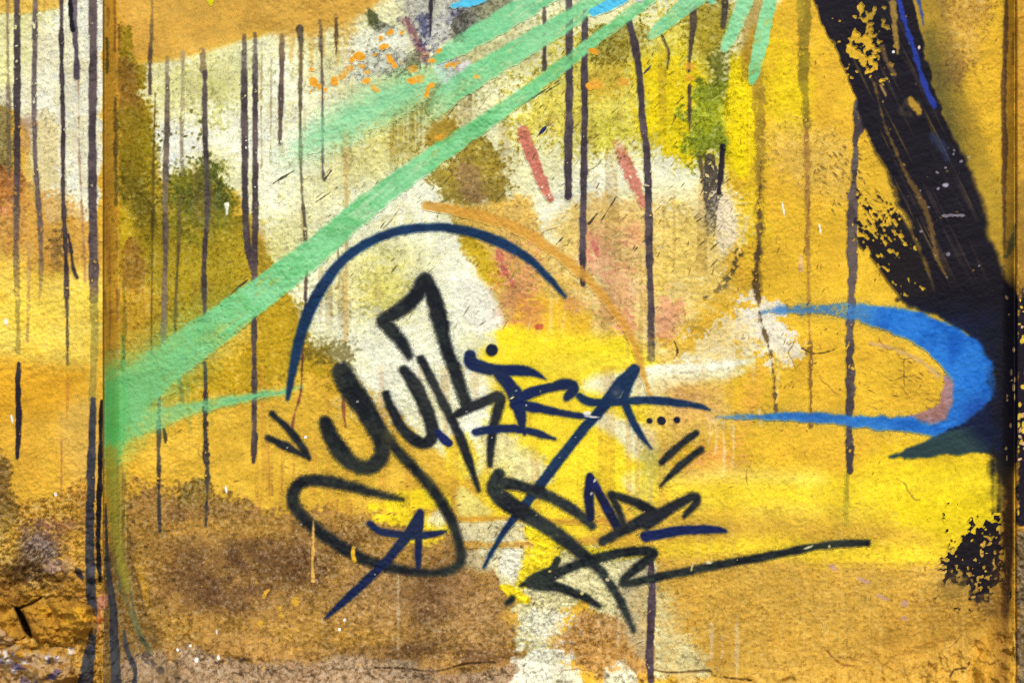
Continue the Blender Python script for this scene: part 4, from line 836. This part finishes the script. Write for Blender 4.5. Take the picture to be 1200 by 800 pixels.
stroke([[(551, 416, 13), (554, 426, 16), (572, 432, 13), (592, 434, 13), (612, 434, 12), (628, 438, 8), (639, 444, 3)], [(584, 436, 14), (596, 450, 15), (604, 463, 18), (609, 480, 15), (612, 498, 9), (615, 508, 6)],
        [(610, 466, 12), (628, 458, 12), (648, 453, 11), (666, 450, 13), (672, 456, 13), (664, 466, 8)], [(604, 474, 14), (625, 477, 12), (650, 482, 9), (678, 487, 7), (702, 489, 4)], [(557, 506, 8), (576, 503, 9), (600, 502, 9), (620, 505, 9), (637, 510, 8), (650, 514, 4)]],
       ((20, 34, 76), (28, 40, 68)), 'letter', 'navy blue branching letter in the middle of the signature', soft=1.9, rag=.6, grain=.2, wear=.07, halo=.15)
stroke([[(743, 433, 12), (728, 450, 16), (706, 477, 13), (676, 512, 11), (646, 551, 12), (616, 590, 11), (597, 614, 8), (580, 640, 6), (567, 664, 3)], [(744, 433, 11), (736, 454, 10), (733, 470, 10), (740, 491, 9), (752, 511, 7), (763, 525, 3)], [(679, 464, 8), (689, 470, 10), (706, 472, 9), (732, 470, 9), (765, 469, 9), (792, 471.5, 9), (815, 475, 7), (832, 480, 3)]],
       ((20, 42, 74), (28, 52, 80)), 'letter', 'navy letter A whose slanting leg runs far down left', soft=1.9, rag=.6, grain=.2, wear=.07, halo=.15)
lay(window(712, 442, 736, 468), np.clip(1 - np.hypot(PX[window(712, 442, 736, 468)] - 722, PY[window(712, 442, 736, 468)] - 460) / 9, 0, 1) * .5, (120, 116, 110))
for x, y, r, l in [(761, 493, 7, 'small round dot below the letter A, nearest its leg'), (775, 493, 10, 'largest round dot, in the middle of three'), (793, 492, 7.5, 'small round dot, outermost of three beside the accent marks')]:
    stroke([(x, y, r), (x + .3, y, r)], (24, 28, 44), 'ink_dot', l, soft=1, rag=.4, smooth=False)
stroke([(816, 507, 7), (797, 521, 9), (776, 541, 9)], K1, 'accent_mark', 'short slanting black accent mark right under the three dots', soft=2.2, rag=.8, halo=.2)
stroke([(821, 527, 10), (806, 538, 9), (791, 551, 8), (774, 569, 3)], K1, 'accent_mark', 'lower slanting black accent mark tapering downwards', soft=2.2, rag=.8, halo=.2)
stroke([(319, 485, 7), (336, 501, 8), (351, 519, 9), (362, 537, 4)], K1, 'accent_mark', 'longer black accent mark left of the letter y', soft=2.2, rag=.8, halo=.2)
stroke([(315, 513, 8), (331, 521, 9), (346, 529, 7), (357, 534, 3)], K1, 'accent_mark', 'short lower black accent mark left of the letter y', soft=2.2, rag=.8, halo=.2)
stroke([[(492, 600, 9), (484, 617, 12), (470, 636, 12), (450, 660, 10), (425, 684, 10), (400, 707, 8), (381, 724, 3)], [(493, 601, 9), (491, 625, 9), (490, 650, 8), (490, 664, 6)], [(433, 613, 7), (445, 622, 9), (468, 626, 9), (495, 627, 9), (515, 624, 6), (523, 622, 3)]],
       ((20, 32, 70), (28, 38, 64)), 'letter', 'small navy letter A inside the loop of the letter y', soft=1.8, rag=.5, grain=.2, wear=.05, halo=.12)
# lower line
stroke([[(584, 556, 14), (578, 567, 14), (582, 578, 18), (596, 590, 20), (616, 602, 18), (640, 617, 16), (664, 634, 15), (688, 653, 12), (708, 674, 9), (722, 695, 9), (733, 717, 9), (742, 737, 6)], [(590, 566, 14), (606, 568, 12), (628, 575, 13), (652, 586, 13), (674, 599, 12), (694, 616, 8)]],
       ((26, 28, 34), (50, 56, 50)), 'letter_stroke', 'charcoal crossing stroke curling from a thick loop to a thin foot', soft=2.8, rag=.8, grain=.3, wear=.06, halo=.28)
stroke([[(691, 558, 9), (690, 580, 12), (692, 606, 9)], [(692, 557, 7), (702, 578, 10), (713, 598, 11), (724, 617, 11)]], ((24, 34, 90), (22, 26, 50)), 'letter', 'navy letter M starting the lower line', soft=1.9, rag=.5, halo=.18)
stroke([[(716, 579, 8), (730, 583, 9), (748, 590, 11), (765, 600, 12)], [(716, 580, 8), (724, 596, 8), (731, 614, 8)], [(706, 634, 10), (725, 624, 11), (748, 612, 13), (766, 602, 14)]], K1, 'letter', 'black letter D on the lower line', soft=2.5, rag=.6, halo=.18)
stroke([[(758, 612, 18), (772, 604, 14), (790, 593, 12), (812, 582, 11), (815, 588, 10), (802, 605, 6)]], ((32, 34, 38), (40, 44, 46)), 'letter', 'charcoal letter C on the lower line', soft=2.6, rag=.8, wear=.06, halo=.18)
stroke([(757, 628, 13), (775, 625, 12), (800, 621, 10), (830, 620, 10), (850, 622, 5)], (20, 32, 76), 'letter_stroke', 'navy bar under the letter C', soft=1.9, rag=.5, halo=.18)
stroke([[(610, 686, 3), (625, 680, 11), (640, 676, 12), (660, 668, 11), (684, 659, 11), (710, 651, 11), (740, 646, 10), (760, 646, 12), (764, 650, 12), (750, 662, 10), (734, 676, 9), (731, 683, 9), (748, 681, 9), (775, 675, 9), (810, 668, 9), (850, 660, 9), (890, 653, 9), (930, 645, 9), (970, 638, 8), (1000, 636, 8), (1016, 635.5, 8)],
        [(622, 682, 14), (640, 676, 20), (648, 668, 12), (653, 655, 6)], [(628, 686, 10), (650, 687, 11), (672, 694, 9), (690, 702, 9), (702, 710, 5)], [(594, 707, 4), (600, 701, 7)]],
       ((22, 26, 30), (44, 50, 42)), 'arrow_line', 'black arrow with a zigzag and a long underline', soft=2.3, rag=.7, grain=.2, halo=.25)
# scratched-off flecks on the signature
for (x, y, rx, ry, r, c) in [(712, 679, 3, 2.5, 0, (226, 210, 150)), (682, 695, 2, 2.2, 20, (226, 200, 130)), (644, 669, 2, 1.2, 0, (230, 200, 110)), (947, 641, 6, 1.6, -20, (206, 196, 150)), (831, 659, 4, 1.8, 0, (214, 204, 160)), (811, 664, 1.2, 6, 15, (200, 176, 110)),
                             (688, 484, 4, 2.2, 0, (238, 234, 214)), (693, 488, 8, 1, 5, (226, 216, 200)), (972, 640, 2, 2, 0, (200, 190, 130)), (600, 466, 3, .9, -25, (230, 214, 140)), (697, 563, 1.6, 3, 20, (220, 206, 180)), (693, 578, 1.6, 2.4, 20, (190, 170, 160))]:
    blob(x, y, rx, ry, c, .9, .4, .8, r)
stroke([(367, 610, 2), (367, 640, 3), (366, 660, 3.5), (367, 680, 5)], (226, 176, 84), 'ochre_run', 'pale ochre run dripping across the loop of the letter y', soft=1.4, rag=.8)
stroke([(414, 641, 2), (414, 650, 5), (415, 656, 6)], (226, 172, 34), 'ochre_run', 'tiny yellow run on the bottom of the y loop', soft=1.2, rag=.8)
rg = np.random.default_rng(77)      # fine pinholes in the black lines
for k in range(80):
    j = rg.integers(0, N - 1); i = rg.integers(0, M - 1)
    x, y = rg.uniform(330, 1010), rg.uniform(330, 720)
    jj, ii = np.searchsorted(CY, y), np.searchsorted(CX, x)
    if CAN[jj, ii].mean() < 75: blob(x, y, rg.uniform(.7, 1.4), rg.uniform(.7, 1.3), (200, 196, 180), .7, .4, .3)

# ================================================================== RELIEF
H = np.zeros((N, M), np.float32)
H += (0.0014 * (N2 - .5) + 0.0006 * (N4 - .5) + 0.0007 * (NGR - .5)) * RGH * (.55 + .9 * N70)
H += 0.0009 * (NTR - .5)
H += 0.0028 * (N25 - .5) * np.clip(RGH - .6, .15, 1.5) + 0.008 * (N70 - .5)
brush = sstep(780, 900, PX) * sstep(560, 680, PY)
H += brush * 0.0005 * (NH - .5)
H += HGT
# reveals and piers
TL, TR, XL, XR = 0.075, 0.030, 120.0, 1191.0
tl = np.clip((LE - PX) / (LE - XL), 0, 1)
H += np.where(PX < XL, TL, TL * (0.25 * tl + 0.75 * tl ** 1.7))
tr = np.clip((PX - RE) / (XR - RE), 0, 1)
H += np.where(PX > XR, TR, TR * (0.25 * tr + 0.75 * tr ** 1.7))
# grooves where pier and reveal meet
H -= 0.007 * np.exp(-((PX - 121.3) / 0.9) ** 2) * sstep(690, 620, PY)
H -= 0.008 * np.exp(-((PX - 1190.5) / 1.1) ** 2)
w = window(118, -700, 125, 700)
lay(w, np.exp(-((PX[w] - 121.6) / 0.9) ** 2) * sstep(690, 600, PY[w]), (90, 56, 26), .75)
# splayed foot of the panel
ys = np.interp(CX, [120, 190, 260, 320, 450, 560, 680, 800, 950, 1080, 1150, 1195], [745, 752, 766, 772, 778, 782, 786, 792, 792, 776, 752, 735]).astype(np.float32)[None, :]
dy = PY - ys + (N25 - .5) * 18
sill = sstep(-6, 8, dy) * (PX > 118) * (PX < 1190)
H += sill * (.012 * (N8b - .5) + .008 * (NGR - .5))
H += np.where(dy > -14, 0.00035 * np.clip(dy + 14, 0, 26) ** 1.15, 0) + np.clip(dy - 8, 0, 70) * 0.0013 * (PX > 118)
# broken foot of the left pier: stones
rub = sstep(612, 690, PY) * (PX < 122)
H += rub * (0.022 * (N25b - .5) + 0.008 * (N8b - .5) + .006 * (NGR - .5))
def stone(poly, bulge, label, dark):
    xs = [p[0] for p in poly]; ys_ = [p[1] for p in poly]
    w = window(min(xs), min(ys_), max(xs), max(ys_), 12)
    sd = sd_poly(w, poly) + (N8[w] - .5) * 9 + (N25[w] - .5) * 8
    prof = 1 - np.exp(-np.clip(-sd, 0, 60) / 9.0)
    H[w] += prof * (bulge * (.55 + .9 * N25b[w]) + .007 * (N8b[w] - .5) + .006 * (NGR[w] - .5) + .002 * (N4[w] - .5)) - 0.004 * np.exp(-(sd / 2.0) ** 2)
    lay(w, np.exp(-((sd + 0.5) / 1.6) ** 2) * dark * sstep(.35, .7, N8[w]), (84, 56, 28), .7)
    own(w, (sd < -1.5).astype(np.float32) * (PX[w] < 121.5), .5, 'stone', label, P_, 0.0008)
def stone_colour(poly, col, op, grain=1.4, **k): reg(poly, col, op, 4, 6, grain, wn_=N8, **k)
s1 = [(26, 718), (34, 706), (60, 700), (92, 700), (106, 712), (108, 738), (96, 752), (62, 752), (40, 748), (34, 735)]
s2 = [(-30, 690), (-5, 692), (14, 702), (21, 716), (30, 742), (20, 750), (-10, 748), (-32, 740)]
s3 = [(-34, 764), (0, 758), (40, 758), (74, 762), (84, 775), (88, 800), (80, 840), (-34, 840)]
s4 = [(-34, 738), (-8, 736), (14, 744), (16, 752), (0, 758), (-34, 758)]
stone_colour(s1, ((178, 128, 38), (146, 102, 36)), .9, 1.2, spk=.45)
stone_colour(s2, ((182, 132, 40), (150, 106, 36)), .9, 1.2, spk=.45)
stone_colour(s3, ((184, 152, 112), (164, 120, 56)), .9, spk=.4)
stone_colour(s4, ((190, 160, 124), (168, 124, 62)), .85)
for k in range(60):
    rg = np.random.default_rng(1700 + k)
    x, y = rg.uniform(-10, 84), rg.uniform(762, 806)
    blob(x, y, rg.uniform(1.5, 6), rg.uniform(1.2, 4), [(86, 74, 104), (232, 224, 226), (196, 142, 44), (150, 104, 44)][k % 4], .75, .5, 1.2, rg.uniform(-30, 30))
for k in range(14):
    rg = np.random.default_rng(1800 + k)
    blob(rg.uniform(45, 105), rg.uniform(705, 750), rg.uniform(3, 12), rg.uniform(1.5, 4), [(216, 158, 36), (150, 98, 28)][k % 2], .6, .7, 1.4)
stone(s1, .020, 'ochre stained stone beside the charcoal drip at the broken pier foot', .6)
stone(s2, .016, 'ochre stained stone at the pier foot, beyond the dark crack', .6)
stone(s3, .028, 'pale flaking stone at the very bottom of the pier', .5)
stone(s4, .010, 'thin pale stone wedged above the bottom stone', .5)
w = window(10, 695, 60, 760)
sd, _ = sd_stroke(w, [(19, 712, 2), (25, 722, 6), (31, 736, 7), (36, 745, 3)]); a = sstep(1.5, -1.5, sd); H[w] -= a * .03; lay(w, a, (40, 26, 14), .9)
sd, _ = sd_stroke(w, [(20, 713, 2), (34, 708, 2.5), (48, 700, 1.5)]); a = sstep(1.5, -1.5, sd); H[w] -= a * .012; lay(w, a, (66, 42, 20), .7)

# ================================================================== BUILD
def srgb2lin(c):
    c = np.clip(c / 255.0, 0, 1)
    return np.where(c <= 0.04045, c / 12.92, ((c + 0.055) / 1.055) ** 2.4)
LIN = (srgb2lin(CAN) * ALB).astype(np.float32)
GRIT = np.clip(.09 + SPK * .75, 0, .5).astype(np.float32)
k_ = (D - H) / D
VX = (PX - 600) * S * k_
VZ = ZC + (400 - PY) * S * k_
VZ = np.where(PY >= CY[-2] + .1, -0.02, np.maximum(VZ, -0.02))

def node_mat(name, rough, bump, fine):
    m = bpy.data.materials.new(name); m.use_nodes = True
    nt = m.node_tree; n = nt.nodes; L = nt.links
    b = n['Principled BSDF']; b.inputs['Roughness'].default_value = rough
    b.inputs['Specular IOR Level'].default_value = 0.10
    at = n.new('ShaderNodeAttribute'); at.attribute_name = 'paint'
    tc = n.new('ShaderNodeTexCoord')
    n1 = n.new('ShaderNodeTexNoise'); n1.inputs['Scale'].default_value = 520; n1.inputs['Detail'].default_value = 3
    L.new(tc.outputs['Object'], n1.inputs['Vector'])
    mr = n.new('ShaderNodeMapRange'); mr.inputs[1].default_value = .3; mr.inputs[2].default_value = .7; mr.inputs[3].default_value = 1 - fine; mr.inputs[4].default_value = 1 + fine
    L.new(n1.outputs['Fac'], mr.inputs[0])
    mx = n.new('ShaderNodeVectorMath'); mx.operation = 'SCALE'
    ag = n.new('ShaderNodeAttribute'); ag.attribute_name = 'grit'
    n3 = n.new('ShaderNodeTexNoise'); n3.inputs['Scale'].default_value = 430; n3.inputs['Detail'].default_value = 1.5
    L.new(tc.outputs['Object'], n3.inputs['Vector'])
    m3 = n.new('ShaderNodeMapRange'); m3.inputs[1].default_value = .60; m3.inputs[2].default_value = .70; m3.inputs[3].default_value = 0; m3.inputs[4].default_value = 1
    L.new(n3.outputs['Fac'], m3.inputs[0])
    g1 = n.new('ShaderNodeMath'); g1.operation = 'MULTIPLY'; L.new(m3.outputs[0], g1.inputs[0]); L.new(ag.outputs['Fac'], g1.inputs[1])
    g2 = n.new('ShaderNodeMath'); g2.operation = 'SUBTRACT'; L.new(mr.outputs[0], g2.inputs[0]); L.new(g1.outputs[0], g2.inputs[1])
    L.new(at.outputs['Color'], mx.inputs[0]); L.new(g2.outputs[0], mx.inputs['Scale'])
    L.new(mx.outputs[0], b.inputs['Base Color'])
    n2 = n.new('ShaderNodeTexNoise'); n2.inputs['Scale'].default_value = 260; n2.inputs['Detail'].default_value = 4; n2.inputs['Roughness'].default_value = .6
    L.new(tc.outputs['Object'], n2.inputs['Vector'])
    bp_ = n.new('ShaderNodeBump'); bp_.inputs['Strength'].default_value = bump; bp_.inputs['Distance'].default_value = 0.0012
    L.new(n2.outputs['Fac'], bp_.inputs['Height']); L.new(bp_.outputs[0], b.inputs['Normal'])
    return m
MAT_PL = node_mat('painted_plaster', .85, .42, .09)
MAT_FILM = node_mat('spray_paint_film', .70, .30, .08)

def sheet(name, vidx_mask, cells, lift, mat, parent):
    """mesh from the chosen cells of the wall grid"""
    js, is_ = np.nonzero(cells)
    q = np.stack([js * M + is_, js * M + is_ + 1, (js + 1) * M + is_ + 1, (js + 1) * M + is_], 1)
    q = q[:, ::-1]
    used, inv = np.unique(q.ravel(), return_inverse=True)
    kk = (D - H.ravel()[used] - lift) / (D - H.ravel()[used])
    co = np.stack([VX.ravel()[used] * kk, -H.ravel()[used] - lift, ZC + (VZ.ravel()[used] - ZC) * kk], 1).astype(np.float32)
    me = bpy.data.meshes.new(name)
    nf = len(q)
    me.vertices.add(len(used)); me.vertices.foreach_set('co', co.ravel())
    me.loops.add(nf * 4); me.loops.foreach_set('vertex_index', inv.astype(np.int32).ravel())
    me.polygons.add(nf); me.polygons.foreach_set('loop_start', np.arange(0, nf * 4, 4, dtype=np.int32))
    me.polygons.foreach_set('use_smooth', np.ones(nf, bool))
    at = me.attributes.new('paint', 'FLOAT_COLOR', 'POINT')
    c4 = np.ones((len(used), 4), np.float32); c4[:, :3] = LIN.reshape(-1, 3)[used]
    at.data.foreach_set('color', c4.ravel())
    gr = me.attributes.new('grit', 'FLOAT', 'POINT'); gr.data.foreach_set('value', np.ascontiguousarray(GRIT.ravel()[used] * (1.0 if mat is MAT_PL else .45)))
    me.update(calc_edges=True)
    me.materials.append(mat)
    o = bpy.data.objects.new(name, me); scn.collection.objects.link(o)
    if parent is not None: o.parent = parent
    return o

def box(name, x0, x1, y0, y1, z0, z1, mat, parent=None):
    v = [(x, y, z) for x in (x0, x1) for y in (y0, y1) for z in (z0, z1)]
    f = [(0, 1, 3, 2), (4, 6, 7, 5), (0, 4, 5, 1), (2, 3, 7, 6), (0, 2, 6, 4), (1, 5, 7, 3)]
    me = bpy.data.meshes.new(name); me.from_pydata(v, [], f); me.update(); me.materials.append(mat)
    o = bpy.data.objects.new(name, me); scn.collection.objects.link(o); o.parent = parent
    return o

wall = bpy.data.objects.new('graffiti_wall', None); scn.collection.objects.link(wall)
wall['label'] = 'old ochre plaster wall with a recessed panel covered in drips, rays and a signature'
wall['category'] = 'wall'; wall['kind'] = 'thing'
ci = 0.5 * (CX[:-1] + CX[1:])[None, :] * np.ones((N - 1, 1), np.float32)
parents = {}
for key, name, mask, lab in [('pier_left', 'pier', ci < 120.6, 'cream and ochre pier with long dark drips and a broken stony foot'),
                             ('panel', 'recessed_panel', (ci >= 120.6) & (ci < 1191), 'wide recessed panel painted ochre, cream, olive and yellow'),
                             ('pier_right', 'pier', ci >= 1191, 'narrow strip of the charred and ochre pier beside the recess')]:
    o = sheet(name, None, mask, 0.0, MAT_PL, wall); o['label'] = lab; parents[key] = o
def components(cells, name):
    """separate islands of one mark: the big ones become pieces of their own, crumbs stay with the biggest"""
    todo = set(map(tuple, np.argwhere(cells).tolist())); out = []
    while todo:
        st = [todo.pop()]; comp = []
        while st:
            j, i = st.pop(); comp.append((j, i))
            for q in ((j + 1, i), (j - 1, i), (j, i + 1), (j, i - 1)):
                if q in todo: todo.remove(q); st.append(q)
        out.append(comp)
    out.sort(key=len, reverse=True)
    if not out: return []
    big = [out[0]] + [c for c in out[1:] if len(c) >= 14]
    for c in out[1:]:
        if 8 <= len(c) < 14 and name in ('black_slab', 'dry_brush_fringe', 'black_scab'): big[0] = big[0] + c
    return big
for k, (name, label, par, lift) in enumerate(PIECES):
    for comp in components(OWN == k + 1, name):
        if len(comp) < 6: continue
        cells = np.zeros(OWN.shape, bool); ii = np.array(comp); cells[ii[:, 0], ii[:, 1]] = True
        o = sheet(name, None, cells, lift, MAT_PL if name == 'stone' else MAT_FILM, parents[par])
        if label: o['label'] = label

def plain(name, c1, c2, scale):
    m = bpy.data.materials.new(name); m.use_nodes = True; nt = m.node_tree
    nz = nt.nodes.new('ShaderNodeTexNoise'); nz.inputs['Scale'].default_value = scale; nz.inputs['Detail'].default_value = 8
    cr = nt.nodes.new('ShaderNodeValToRGB'); cr.color_ramp.elements[0].color = (*c1, 1); cr.color_ramp.elements[1].color = (*c2, 1)
    nt.links.new(nz.outputs['Fac'], cr.inputs[0]); nt.links.new(cr.outputs[0], nt.nodes['Principled BSDF'].inputs['Base Color'])
    nt.nodes['Principled BSDF'].inputs['Roughness'].default_value = .9
    return m
xw0, xw1, zt = float(VX.min()), float(VX.max()), float(VZ.max())
box('masonry_core', xw0 + .08, xw1 - .08, 0.02, 0.40, -0.05, zt - .03, plain('rubble_masonry', (.22, .17, .10), (.34, .27, .17), 14), wall)
box('coping', xw0 - .02, xw1 + .02, -0.13, 0.46, zt - .02, zt + .06, plain('coping_stone', (.25, .23, .20), (.38, .35, .30), 22), wall)
me = bpy.data.meshes.new('pavement'); me.from_pydata([(-300, -300, 0), (300, -300, 0), (300, 300, 0), (-300, 300, 0)], [], [(0, 1, 2, 3)]); me.update()
me.materials.append(plain('pavement_concrete', (.16, .155, .145), (.26, .25, .235), 30))
g = bpy.data.objects.new('pavement', me); scn.collection.objects.link(g); g['kind'] = 'structure'
